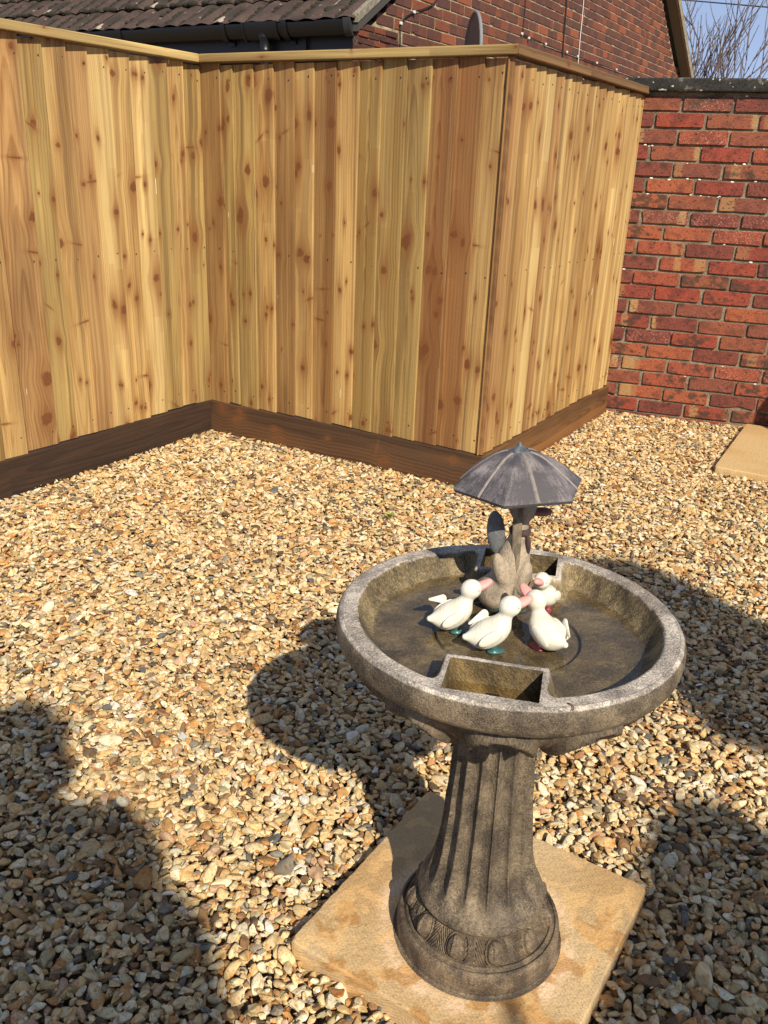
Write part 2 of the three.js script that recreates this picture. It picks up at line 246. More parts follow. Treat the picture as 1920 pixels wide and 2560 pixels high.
function fenceRun(label, P, dx, dz, edges, mat, atlas, seed, capPts, capStrip, gbStrip, x0g, x1g, edgeBatten) {
  const t = thing('wooden_fence', label, 'fence', [P.x, 0, P.z], turnTo(dx, dz)), r = rngFrom(seed), nails = [];
  for (let i = 0; i < edges.length - 1; i++) {
    const yb = GT + rr(-0.002, 0.006, r), yt = FT - rr(0.001, 0.012, r);
    part('board', boardGeometry(edges[i], edges[i + 1], yb, yt, i % atlas.n, atlas.n, r), mat, t);
    for (const y of [FT - 0.06, 0.83, GT + 0.06]) { const g = new THREE.SphereGeometry(0.0032, 6, 4); g.scale(1, 1, 0.5); g.translate(edges[i + 1] - 0.02 + rr(-0.006, 0.006, r), y + rr(-0.008, 0.008, r), -0.001); nails.push(g); }
  }
  part('nails', nails, nailMat, t, 'stuff');
  part('cap_rail', trimUV(planPrism(capPts, FT, FT + CAPT), capStrip, seed * 0.37), M.trim, t);
  part('gravel_board', trimUV(chamfer(x0g, x1g, -0.03, GT - 0.001, -0.018, 0.014, 0.002), gbStrip, seed * 0.21), M.trim, t);
  const rails = [0.3, 0.85, 1.4].map((y) => trimUV(box(0.02, edges[edges.length - 1] - 0.02, y - 0.035, y + 0.035, -0.06, -0.02), 6));
  for (const [k, g] of rails.entries()) part('rail', g, M.trim, t);
  if (edgeBatten) part('corner_batten', trimUV(at(chamfer(0, FT - GT - 0.008, -0.012, 0.012, -0.012, 0.005, 0.002), edgeBatten, GT + 0.003, -0.001, 0, 0, Math.PI / 2), 6, 0.3), M.trim, t);
  return t;
}
const cf = 0.022, cb = -0.045;
const leftEdges = []; { const m = [0.93, 0.887, 0.789, 0.689, 0.59, 0.49, 0.389, 0.286, 0.188, 0.093, -0.011]; for (let s = 1.93; s > 0.95; s -= 0.1) leftEdges.push(LEFT_LEN - s); for (const s of m.slice(1)) leftEdges.push(LEFT_LEN - s); }
const midEdges = [0.009, 0.108, 0.175, 0.281, 0.383, 0.483, 0.578, 0.68, 0.786, 0.883, 0.988, 1.091, 1.194, 1.297, MID_LEN - 0.022];
const rightEdges = [0.004, 0.1, 0.2, 0.296, 0.393, 0.486, 0.57, 0.676, 0.785, 0.891, 0.989, 1.095, 1.202, 1.314, 1.416, 1.499, RIGHT_LEN - 0.002];
fenceRun('long timber fence with pale cap rail and the darkest base board', A, AL.x, AL.z, leftEdges, M.fenceL, atlasL, 11, [[0, cf], [LEFT_LEN - cf, cf], [LEFT_LEN - cb, cb], [0, cb]], 0, 3, 0, LEFT_LEN - 0.016);
fenceRun('short timber fence in front of the gutter, with the two reddest brown boards', L, (R.x - L.x) / MID_LEN, (R.z - L.z) / MID_LEN, midEdges, M.fenceM, atlasM, 23, [[cf + 0.001, cf], [MID_LEN + cf - 0.001, cf], [MID_LEN + cb, cb], [cb, cb]], 1, 4, -0.01, MID_LEN + 0.0135, MID_LEN - 0.0125);
fenceRun('golden timber fence with brown cap running up to the brick garden wall', R, (E.x - R.x) / RIGHT_LEN, (E.z - R.z) / RIGHT_LEN, rightEdges, M.fenceR, atlasR, 37, [[-cf + 0.001, cf], [RIGHT_LEN, cf], [RIGHT_LEN, cb], [-cb, cb]], 2, 5, -0.0105, RIGHT_LEN);

// ---------------------------------------------------------------- bricks
function brickAtlas(cols, rows, cw, ch, seed, paint) { const w = cols * cw, h = rows * ch, d = new Uint8Array(w * h * 4), b = new Uint8Array(w * h * 4);
  for (let k = 0; k < cols * rows; k++) { const r = rngFrom(seed + k * 61), P = paint(r, k), ox = (k % cols) * cw, oy = Math.floor(k / cols) * ch;
    for (let j = 0; j < ch; j++) for (let i = 0; i < cw; i++) { const [c, hgt] = P(i / cw, j / ch), o = ((oy + j) * w + ox + i) * 4; for (let q = 0; q < 3; q++) { d[o + q] = clamp(c[q], 0, 255); b[o + q] = clamp(hgt, 0, 255); } d[o + 3] = b[o + 3] = 255; } }
  return { map: texData(d, w, h, true), bump: texData(b, w, h, false), cols, rows, n: cols * rows }; }
const gardenBricks = brickAtlas(8, 10, 128, 48, 400, (r, k) => {
  const reds = [[136, 60, 42], [140, 70, 48], [126, 56, 42], [130, 72, 50], [112, 56, 44], [146, 78, 50], [120, 66, 50]], base = reds[Math.floor(r() * reds.length)], buff = [158, 124, 80], so = k * 13.3, bands = [];
  const kind = r(); if (kind < 0.34) { const m = 1 + Math.floor(r() * 2); for (let q = 0; q < m; q++) bands.push([r(), 0.06 + 0.1 * r(), 0.45 + 0.45 * r()]); } const allBuff = kind > 0.95, frost = r() < 0.1, dirty = r() < 0.3;
  return (u, v) => { const f1 = fbm(u * 7 + so, v * 2.6, 4), f2 = n2(u * 60 + so, v * 22), f3 = n2(u * 28 + so, v * 10 + 3); let c = mix3(base, [base[0] * 0.72, base[1] * 0.7, base[2] * 0.75], clamp((f1 - 0.45) * 2.4)); c = c.map((x) => x * (0.86 + 0.28 * f2));
    for (const [x, w, s] of bands) { const m = (1 - sstep(w * 0.7, w * 1.2, Math.abs(u - x + 0.06 * (f3 - 0.5)))) * s * (0.7 + 0.5 * f1); c = mix3(c, buff, clamp(m)); } if (allBuff) c = mix3(c, buff, 0.75 * clamp(0.5 + f1));
    if (f3 > 0.8 && f2 > 0.45) c = c.map((x) => x * 0.55); if (dirty && f1 > 0.52) c = mix3(c, [58, 46, 36], clamp((f1 - 0.52) * 6) * (f2 > 0.4 ? 0.8 : 0.25));
    if (frost && f2 * 0.6 + n2(u * 90 + so, v * 34) * 0.5 > 0.8) c = mix3(c, [206, 186, 174], 0.55);
    return [c, 120 + 110 * (f2 - 0.5) + 80 * (f1 - 0.5) - (f3 > 0.8 ? 40 : 0)]; };
});
const houseBricks = brickAtlas(8, 8, 128, 48, 900, (r, k) => {
  const pal = [[106, 61, 46], [98, 57, 45], [114, 63, 45], [92, 56, 46], [126, 69, 46], [144, 79, 50], [88, 54, 46], [100, 60, 48]], a = pal[Math.floor(r() * pal.length)], b = r() < 0.55 ? pal[Math.floor(r() * pal.length)] : a, cut = 0.35 + 0.3 * r(), so = k * 17.1;
  return (u, v) => { const e = sstep(-0.05, 0.05, u - cut + 0.05 * (n2(u * 9, v * 5 + so) - 0.5)), wave = Math.sin((v * 9 + 0.5 * Math.sin(u * 40 + so) + 1.2 * n2(u * 16 + so, v * 2)) * Math.PI * 2), f = n2(u * 50 + so, v * 16), c = mix3(a, b, e).map((x) => x * (0.84 + 0.3 * f) * (1 + 0.1 * wave)); return [c, 128 + 80 * wave + 40 * (f - 0.5)]; };
});
const gardenBrickMat = std({ map: gardenBricks.map, bumpMap: gardenBricks.bump, bumpScale: 0.0025, roughness: 0.85 });
const houseBrickMat = std({ map: houseBricks.map, bumpMap: houseBricks.bump, bumpScale: 0.004, roughness: 0.88 });
function brickGeometry(w, h, d, atlas, cell, r, wear = 0.004, u0 = 0, u1 = 1) { // worn brick: uneven outline, chamfered front edge
  const pts = [], c = wear * (0.9 + r()), J = () => (r() - 0.5) * wear * 0.8; pts.push([c, J()], [w * 0.35, J()], [w * 0.68, J()], [w - c, J()], [w + J() * 0.6, c], [w + J() * 0.6, h - c], [w - c, h + J()], [w * 0.66, h + J()], [w * 0.3, h + J()], [c, h + J()], [J() * 0.6, h - c], [J() * 0.6, c]);
  if (r() < 0.14) { const k = Math.floor(r() * 12); pts[k][0] += (w / 2 - pts[k][0]) * 0.08; pts[k][1] += (h / 2 - pts[k][1]) * 0.4; }
  const pos = [], uv = [], cx = cell % atlas.cols, cy = Math.floor(cell / atlas.cols) % atlas.rows, map = (x, y) => [(cx + 0.02 + 0.96 * clamp(mix(u0, u1, x / w))) / atlas.cols, (cy + 0.04 + 0.92 * clamp(y / h)) / atlas.rows];
  const v = (x, y, z) => { pos.push(x, y, z); uv.push(...map(x, y)); }, n = pts.length, ins = (p, k) => [p[0] + (w / 2 - p[0]) * (k / (w / 2)), p[1] + (h / 2 - p[1]) * (k / (h / 2))], F = pts.map((p) => ins(p, wear * 0.55));
  for (let i = 0; i < n; i++) { const j = (i + 1) % n, a = F[i], b = F[j], p = pts[i], q = pts[j]; v(w / 2, h / 2, 0); v(a[0], a[1], 0); v(b[0], b[1], 0); const z1 = -wear * 0.8; v(a[0], a[1], 0); v(p[0], p[1], z1); v(q[0], q[1], z1); v(a[0], a[1], 0); v(q[0], q[1], z1); v(b[0], b[1], 0); v(p[0], p[1], z1); v(p[0], p[1], -d); v(q[0], q[1], -d); v(p[0], p[1], z1); v(q[0], q[1], -d); v(q[0], q[1], z1); }
  const g = new THREE.BufferGeometry(); g.setAttribute('position', new THREE.Float32BufferAttribute(pos, 3)); g.setAttribute('uv', new THREE.Float32BufferAttribute(uv, 2)); g.computeVertexNormals(); return g;
}
{ // ---- garden wall on the right
  const dx = 0.9472, dz = 0.3208, t = thing('brick_garden_wall', 'red brick garden wall with dark lichened concrete coping at the end of the fence', 'wall', [E.x, 0, E.z], turnTo(dx, dz)), r = rngFrom(77);
  const course = 0.0737, top = 1.556, pitch = 0.2345, x0 = -0.45, x1 = 2.3;
  const mortar = std({ color: lin(0.34, 0.28, 0.2), map: scaled(speck, 3, 3), bumpMap: scaled(grainBump, 4, 4), bumpScale: 0.004, roughness: 0.95 });
  part('mortar_core', boxUV(box(x0, x1, -0.05, 1.5735, -0.215, -0.011)), mortar, t);
  for (let k = 0; k < 22; k++) { const y = top - course * (k + 1) + 0.011, off = k % 2 ? 0.064 : 0.182; for (let x = off - pitch * 3; x < x1; x += pitch) { const w = pitch - 0.013 + rr(-0.004, 0.003, r), h = 0.0625 + rr(-0.002, 0.002, r); if (x + w < x0 + 0.03 || x > x1 - w) continue; let cell = Math.floor(r() * gardenBricks.n); const b = part('brick', brickGeometry(w, h, 0.09, gardenBricks, cell, r, 0.0036), gardenBrickMat, t); b.position.set(x + rr(-0.003, 0.003, r), y + rr(-0.0015, 0.0015, r), rr(-0.003, 0.002, r)); b.rotation.z = rr(-0.006, 0.006, r); } }
  const lime = []; for (let k = 0; k < 75; k++) { const row = r() < 0.75 ? 3 + Math.floor(r() * 4) : Math.floor(r() * 20), y = top - course * row + rr(-0.004, 0.005, r), g = new THREE.IcosahedronGeometry(rr(0.0018, 0.0048, r), 1), p = g.attributes.position; for (let i = 0; i < p.count; i++) { const q = 0.6 + 0.8 * n3(p.getX(i) * 700 + k, p.getY(i) * 700, p.getZ(i) * 700); p.setXYZ(i, p.getX(i) * q * 2, p.getY(i) * q, p.getZ(i) * q * 0.7); } g.computeVertexNormals(); g.translate(rr(-0.1, 1.6, r), y, -0.0035 + rr(-0.002, 0.001, r)); lime.push(g); }
  part('mortar_crumbs', lime, std({ color: lin(0.72, 0.68, 0.6), roughness: 0.95 }), t, 'stuff');
  const cope = std({ map: tex(512, 256, (i, j) => { const u = i / 512, v = j / 256, f = tfbm(u, v, 6, 3, 5), s = tileNoise(u, v, 40, 8), q = tileNoise(u, v, 110, 5); let k = 34 + 60 * (f - 0.4) + 26 * (q - 0.5); let c = [k * 1.05, k, k * 0.94]; if (f > 0.56 && s > 0.55) c = mix3(c, [124, 118, 104], clamp((f - 0.55) * 9)); if (s > 0.93) c = [186, 182, 170]; return c; }), bumpMap: grainBump, bumpScale: 0.003, roughness: 0.95 });
  for (const [a, b] of [[-0.45, 0.93], [0.94, 2.3]]) part('coping_stone', chamfer(a, b, 1.5745, 1.632, -0.25, 0.032, 0.007, 1.6), cope, t);
}

// ---------------------------------------------------------------- neighbouring house
{
  const U = V(0.8664, 0, 0.4994), Wd = V(0.4994, 0, -0.8664), corner = V(0.0845, 0, -7.087).addScaledVector(Wd, -0.797);
  const t = thing('brick_house', 'dark red brick house with mossy brown tiled roof and black gutter behind the fence', 'house', [corner.x, 0, corner.z], turnTo(U.x, U.z)), r = rngFrom(501); t.updateMatrixWorld(true);
  const toLocal = (p) => t.worldToLocal(p.clone()), gable = (u, v, off = 0) => toLocal(onPlane(u, v, corner.clone().addScaledVector(U, off), U));
  const SL = 0.6, DEPTH = 9.3, RZ = -DEPTH / 2, EY = 2.09, roofY = (z) => EY + SL * (z > RZ ? -z : z + DEPTH);
  // gable wall: a core with proud bricks in the part that shows over the fence
  const mortar = std({ color: lin(0.52, 0.41, 0.26), map: scaled(speck, 2, 2), roughness: 0.95 });
  const gs = new THREE.Shape([[0.3, -0.05], [9.0, -0.05], [9.0, 2.02], [4.65, 4.62], [0.12, 2.0], [0.12, 1.75], [0.3, 1.6]].map(([a, b]) => new THREE.Vector2(a, b)));
  const core = new THREE.ExtrudeGeometry(gs, { depth: 0.2, bevelEnabled: false }); core.rotateY(Math.PI / 2); core.translate(-0.2055, 0, 0);
  const wall = part('gable_wall', boxUV(core), mortar, t);
  part('side_wall', boxUV(box(-6, -0.22, -0.05, 1.95, -0.5, -0.3)), std({ color: lin(0.12, 0.06, 0.04), map: speck, roughness: 0.95 }), t);
  const pitch = 0.236, course = 0.0755, list = [];
  for (let k = 0; k < 31; k++) { const y = 1.62 + k * course; for (let s = (k % 2 ? -0.118 : 0) - 0.2; s < 9.0; s += pitch) { const w = pitch - 0.012; if (s + w > 8.95 || s < -0.3 || (s < 0.5 && y < 2.06 && y > 1.7) || y + 0.07 > roofY(-s) - 0.1 || y + 0.07 > roofY(-s - w) - 0.1) continue; list.push([s + rr(-0.003, 0.003, r), y, w]); } }
  const P = V(0, 0, 0), score = list.map(([s, y, w]) => { P.set(0, y, -s - w / 2); t.localToWorld(P); const d = P.distanceTo(camera.position), q = P.clone().project(camera); const px = (q.x + 1) * 960, py = (1 - q.y) * 1280; const cap = px < 1292 ? 122 : 122 + (px - 1292) * 0.34; return px < 1760 && px > 840 && py > -40 && py < cap ? 1 / d : 0; });
  const order = list.map((_, i) => i).sort((a, b) => score[b] - score[a]), cells = [], rest = [];
  order.forEach((i, rank) => { const [s, y, w] = list[i], g = brickGeometry(w, 0.064, 0.03, houseBricks, Math.floor(r() * houseBricks.n), r, 0.003); g.rotateY(Math.PI / 2); const tx = rr(-0.001, 0.002, r); if (rank < 296 && score[i] > 0) { const b = part('brick', g, houseBrickMat, wall); b.position.set(tx, y, -s); } else { g.translate(tx, y, -s); rest.push(g); } });
  part('bricks', rest, houseBrickMat, wall, 'stuff');
  const corbelMat = std({ map: houseBricks.map, bumpMap: houseBricks.bump, bumpScale: 0.003, roughness: 0.9, color: lin(0.72, 0.66, 0.66) });
  // corbel of thin edge bricks under the verge
  for (let k = 0; k < 8; k++) { let s = -0.02 - (k % 2) * 0.07; for (; s < 0.5; s += 0.145) { const a = Math.max(0.0, s), b2 = Math.min(0.51, s + 0.137); if (b2 - a < 0.03) continue; const g = brickGeometry(b2 - a, 0.031, 0.05, houseBricks, [6, 10, 22, 30, 43][Math.floor(r() * 5)], r, 0.003); g.rotateY(Math.PI / 2); const b = part('brick', g, corbelMat, wall); b.position.set(0.035 + rr(-0.004, 0.004, r), 1.725 + k * 0.0405, -a); } }
  part('corbel_bed', boxUV(box(-0.01, 0.026, 1.71, 2.045, -0.512, -0.0)), std({ color: lin(0.16, 0.1, 0.07), map: speck, roughness: 0.95 }), t);
  // roof: tiles with two rolls each
  const roof = part('roof', (() => { const a = 0.05, g = []; for (const [z0, z1] of [[0.02, RZ], [-DEPTH, RZ]]) { const y0 = roofY(Math.min(0, z0)) - 0.05, y1 = roofY(RZ) - 0.05, sh = new THREE.Shape([[-z0, y0 - a], [-z0, y0], [-z1, y1], [-z1, y1 - a]].map(([p, q]) => new THREE.Vector2(p, q))); const e = new THREE.ExtrudeGeometry(sh, { depth: 6.0, bevelEnabled: false }); e.rotateY(Math.PI / 2); e.translate(-5.96, 0, 0); g.push(e); } return g; })(), std({ color: lin(0.05, 0.045, 0.04), roughness: 0.95 }), t);
  const tileMap = tex(512, 512, (i, j) => { const u = i / 512, v = j / 512, f = tfbm(u, v, 5, 3, 5), q = tileNoise(u, v, 120, 7), s = tileNoise(u, v, 22, 15); let k = 0.75 + 0.7 * (f - 0.5) + 0.3 * (q - 0.5), c = [84 * k, 64 * k, 54 * k]; if (s > 0.87 && f > 0.45) c = mix3(c, [150, 140, 124], 0.7 * clamp((s - 0.87) * 14)); if (tfbm(u, v, 3, 41, 5) > 0.68) c = mix3(c, [196, 182, 164], 0.75); if (f < 0.36) c = mix3(c, [44, 38, 28], 0.6); return c; });
  const tileMat = std({ map: tileMap, bumpMap: grainBump, bumpScale: 0.004, roughness: 0.95 });
  const prof = (x) => { const q = ((x / 0.15) % 1 + 1) % 1; return 0.016 * Math.pow(Math.max(0, Math.sin(q * Math.PI)), 1.1); };
  const TL = 0.42, tileG = [0, 1, 2, 3].map((k) => { const top = sheet(16, 2, (u, v) => V(u * 0.298, prof(u * 0.298) + (1 - v) * 0.012, -v * TL)), low = sheet(16, 1, (u, v) => V(u * 0.298, prof(u * 0.298) + 0.012 - v * 0.018, 0)); low.index.array.reverse(); for (const g of [top, low]) { const uv = g.attributes.uv, p = g.attributes.position; for (let i = 0; i < uv.count; i++) uv.setXY(i, p.getX(i) * 1.1 + k * 0.27, p.getZ(i) * 1.1 + k * 0.41); } return mergeGeometries([top, low]); });
  const ang = Math.atan(SL), GAUGE = 0.335, moss = [];
  for (let row = 0; row < 5; row++) for (let c = 0; c < 18; c++) {
    const m = part('roof_tile', tileG[(row * 7 + c * 3) % 4], tileMat, roof), d = row * GAUGE - 0.03; m.position.set(0.03 - 0.3 * (c + 1), EY - 0.038 + d * Math.sin(ang) + rr(-0.003, 0.003, r) + 0.014, -d * Math.cos(ang) + 0.02); m.rotation.set(ang, rr(-0.006, 0.006, r), 0, 'YXZ');
    for (let q = 0; q < 2; q++) { if (c > 9 && row < 1 && r() < 0.4) continue; const len = rr(0.06, 0.3, r), st = rr(0, 0.3 - len, r), cnt = Math.floor(len / 0.016); for (let e = 0; e < cnt; e++) { const dd = d + st + e * 0.016 + 0.02, g = new THREE.IcosahedronGeometry(rr(0.015, 0.031, r), 1), p = g.attributes.position; for (let i = 0; i < p.count; i++) { const k = 0.75 + 0.5 * n3(p.getX(i) * 150 + e, p.getY(i) * 150, p.getZ(i) * 150); p.setXYZ(i, p.getX(i) * k, p.getY(i) * k * 0.6, p.getZ(i) * k); } g.computeVertexNormals(); g.translate(m.position.x + 0.15 * q + rr(-0.012, 0.012, r) + 0.003, EY - 0.018 + dd * Math.sin(ang), -dd * Math.cos(ang) + 0.02); moss.push(g); } }
    for (let q = 0; q < 5; q++) { if (r() < 0.3) continue; const g = new THREE.IcosahedronGeometry(rr(0.018, 0.038, r), 1); g.scale(1.3, 0.7, 0.8); g.translate(m.position.x + rr(0, 0.3, r), EY + 0.0 + (d + GAUGE) * Math.sin(ang) + rr(-0.008, 0.008, r), -(d + GAUGE) * Math.cos(ang) + 0.03); moss.push(g); }
  }
  part('moss', moss, std({ color: lin(0.035, 0.027, 0.017), roughness: 1, map: scaled(speck, 6, 6) }), roof, 'stuff');
  // verges and barge boards
  const stone = std({ color: lin(0.4, 0.36, 0.28), map: scaled(speck, 4, 4), bumpMap: scaled(grainBump, 3, 3), bumpScale: 0.004, roughness: 0.95 });
  const slopeBar = (x0, x1, zA, yA, zB, yB, th) => { const s = new THREE.Shape([[-zA, yA - th], [-zA, yA], [-zB, yB], [-zB, yB - th]].map(([p, q]) => new THREE.Vector2(p, q))); const g = new THREE.ExtrudeGeometry(s, { depth: x1 - x0, bevelEnabled: false }); g.rotateY(Math.PI / 2); g.translate(x0, 0, 0); return boxUV(g, 3); };
  part('verge_mortar', slopeBar(0.0, 0.045, 0.03, EY + 0.0, RZ, roofY(RZ) + 0.02, 0.05), stone, t);
  const far = (z) => 3.26 + (z + 7.26) * 0.6;
  part('soffit_board', slopeBar(0.003, 0.13, -9.35, far(-9.35) - 0.05, RZ, far(RZ) - 0.05, 0.02), std({ color: lin(0.16, 0.13, 0.09), roughness: 0.8 }), t);
  part('barge_board', slopeBar(0.131, 0.16, -9.36, far(-9.36) + 0.01, RZ, far(RZ) + 0.01, 0.1), std({ color: lin(0.42, 0.36, 0.25), roughness: 0.7, map: scaled(speck, 2, 2) }), t);
  // fascia, gutter, brackets, outlet
  const blackPlastic = std({ color: lin(0.005, 0.005, 0.0055), roughness: 0.38 }), fasciaM = std({ color: lin(0.022, 0.023, 0.025), roughness: 0.5 });
  part('fascia', [chamfer(-5.9, -0.43, 1.865, 2.075, -0.085, -0.065, 0.002), chamfer(-0.43, 0.0, 1.87, 2.06, -0.105, -0.09, 0.002)], fasciaM, t);
  part('soffit', box(-5.9, -0.0, 1.84, 1.85, -0.4, -0.0865), std({ color: lin(0.02, 0.018, 0.016) }), t);
  const GY = 2.068, GR = 0.056, half = (r0, x0, x1, th = 0.003) => { const s = new THREE.Shape(); s.absarc(0, 0, r0, Math.PI, 2 * Math.PI, false); s.lineTo(r0 - th, 0); s.absarc(0, 0, r0 - th, 2 * Math.PI, Math.PI, true); s.closePath(); const g = new THREE.ExtrudeGeometry(s, { depth: x1 - x0, bevelEnabled: false, curveSegments: 20 }); g.scale(1, 1.75, 1); g.rotateY(Math.PI / 2); g.translate(x0, GY, -0.005); return g; };
  const gutter = part('gutter', toCreasedNormals(half(GR, -5.9, -0.012), 0.6), blackPlastic, t);
  part('stop_end', [(() => { const s = new THREE.Shape(); s.absarc(0, 0, GR + 0.004, Math.PI, 2 * Math.PI, false); s.closePath(); const g = new THREE.ExtrudeGeometry(s, { depth: 0.012, bevelEnabled: true, bevelSize: 0.002, bevelThickness: 0.002 }); g.scale(1, 1.75, 1); g.rotateY(Math.PI / 2); g.translate(-0.016, GY, -0.005); return g; })(), half(GR + 0.004, -0.06, -0.016)], std({ color: lin(0.03, 0.031, 0.034), roughness: 0.4 }), gutter);
  for (const x of [-0.53, -1.06, -2.06, -3.06]) part('bracket', [half(GR + 0.008, x - 0.02, x + 0.02, 0.006), box(x - 0.025, x + 0.025, GY - 0.13, GY - 0.01, -0.0648, -0.05)], blackPlastic, gutter);
  part('outlet_union', [half(GR + 0.006, -0.88, -0.6), half(GR + 0.01, -0.89, -0.87, 0.008), half(GR + 0.01, -0.61, -0.59, 0.008), (() => { const g = new THREE.LatheGeometry([[0.0, -0.06], [0.052, -0.06], [0.046, -0.095], [0.038, -0.115], [0.037, -0.14], [0.0375, -0.16], [0.042, -0.161], [0.042, -0.176], [0.038, -0.178], [0.034, -0.4]].map(([a, b]) => new THREE.Vector2(a, b)), 24); g.translate(-0.73, GY, -0.005); return g; })()], blackPlastic, gutter);
  // cables on the wall
  const cableM = std({ color: lin(0.012, 0.011, 0.01), roughness: 0.6 }), whiteM = std({ color: lin(0.62, 0.62, 0.6), roughness: 0.5 });
  const run = (name, px, m, rad = 0.005) => { const c = part(name, tube(px.map(([u, v]) => gable(u, v, 0.012)), rad, rad, 40, 6), m, t); return c; };
  run('black_cable', [[1419, -60], [1415, 30], [1410, 90], [1404, 180]], cableM, 0.007);
  run('white_cable', [[1463, -60], [1457, 30], [1450, 100], [1443, 190]], whiteM, 0.004);
  run('black_cable', [[1316, -60], [1313, 20], [1307, 82]], cableM, 0.004);
  const c1 = run('black_cable', [[1120, -60], [1085, 8], [1060, 22], [1035, 30], [1003, 58], [1001, 90], [1001, 150]], cableM, 0.0045);
  const c2 = run('black_cable', [[1305, 84], [1340, 100], [1390, 122], [1440, 140], [1480, 156], [1530, 172], [1580, 190], [1620, 205]], cableM, 0.0045);
  const clip = (u, v, c) => { const p = gable(u, v, 0.014); part('cable_clip', chamfer(p.x - 0.006, p.x + 0.01, p.y - 0.009, p.y + 0.009, p.z - 0.011, p.z + 0.011, 0.003), whiteM, c); };
  for (const [u, v] of [[1035, 30], [1002, 58]]) clip(u, v, c1); for (const [u, v] of [[1305, 84], [1322, 95], [1364, 110], [1417, 130], [1444, 141], [1492, 157], [1541, 174], [1596, 194]]) clip(u, v, c2);
  // ---- satellite dish standing off the gable, seen nearly from its edge
  const w0 = onPlane(1188, 108, corner.clone().addScaledVector(U, 0.32), U), dish = thing('satellite_dish', 'small grey satellite dish seen edge on against the house wall', 'dish', [w0.x, 1.9, w0.z], 0), dm = std({ color: lin(0.2, 0.21, 0.23), roughness: 0.55, bumpMap: scaled(grainBump, 3, 3), bumpScale: 0.002 });
  const topY = onPlane(1184, 28, corner.clone().addScaledVector(U, 0.32), U).y, RD = 0.27, yc = topY - RD - 1.9;
  const bowl = mergeGeometries([[0, 1], [0.012, -1]].map(([o, s]) => { const g = sheet(40, 8, (u, v) => { const a = u * Math.PI * 2, q = v * RD; return V(Math.cos(a) * q * 0.9, Math.sin(a) * q, -0.05 * (1 - v * v) + 0.02 - o * (0.6 + 0.4 * (1 - v))); }, true); if (s < 0) g.index.array.reverse(); return g; }).concat([sheet(40, 1, (u, v) => { const a = u * Math.PI * 2; return V(Math.cos(a) * RD * 0.9, Math.sin(a) * RD, 0.02 - v * 0.0072); }, true)]));
  const view = w0.clone().sub(camera.position).setY(0).normalize(), side = V(view.z, 0, -view.x); const axis = side.clone().addScaledVector(view, -0.24).normalize(); // towards picture left and a little to us
  const bm = part('reflector', bowl, dm, dish); { const tg = new THREE.TorusGeometry(RD, 0.013, 10, 48); tg.scale(0.9, 1, 1); tg.translate(0, 0, 0.015); part('rim', tg, dm, bm); } bm.position.set(0, yc, 0); bm.quaternion.setFromUnitVectors(V(0, 0, 1), axis);
  const armEnd = axis.clone().multiplyScalar(0.26).add(V(0, yc - 0.26, 0)), back = axis.clone().multiplyScalar(-0.05).add(V(0, yc, 0)), wallPt = dish.worldToLocal(onPlane(1200, 140, corner.clone().addScaledVector(U, 0.01), U));
  part('feed_arm', [tube([V(0, yc - RD * 0.95, 0), armEnd], 0.011, 0.011, 2, 8), (() => { const g = new THREE.CylinderGeometry(0.022, 0.03, 0.07, 16); g.translate(armEnd.x, armEnd.y + 0.02, armEnd.z); return g; })()], dm, dish);
  part('wall_bracket', [tube([back, V(back.x, back.y - 0.3, back.z)], 0.018, 0.018, 2, 10), tube([V(back.x, back.y - 0.29, back.z), V(wallPt.x, back.y - 0.3, wallPt.z)], 0.018, 0.018, 2, 10)], dm, dish);
}

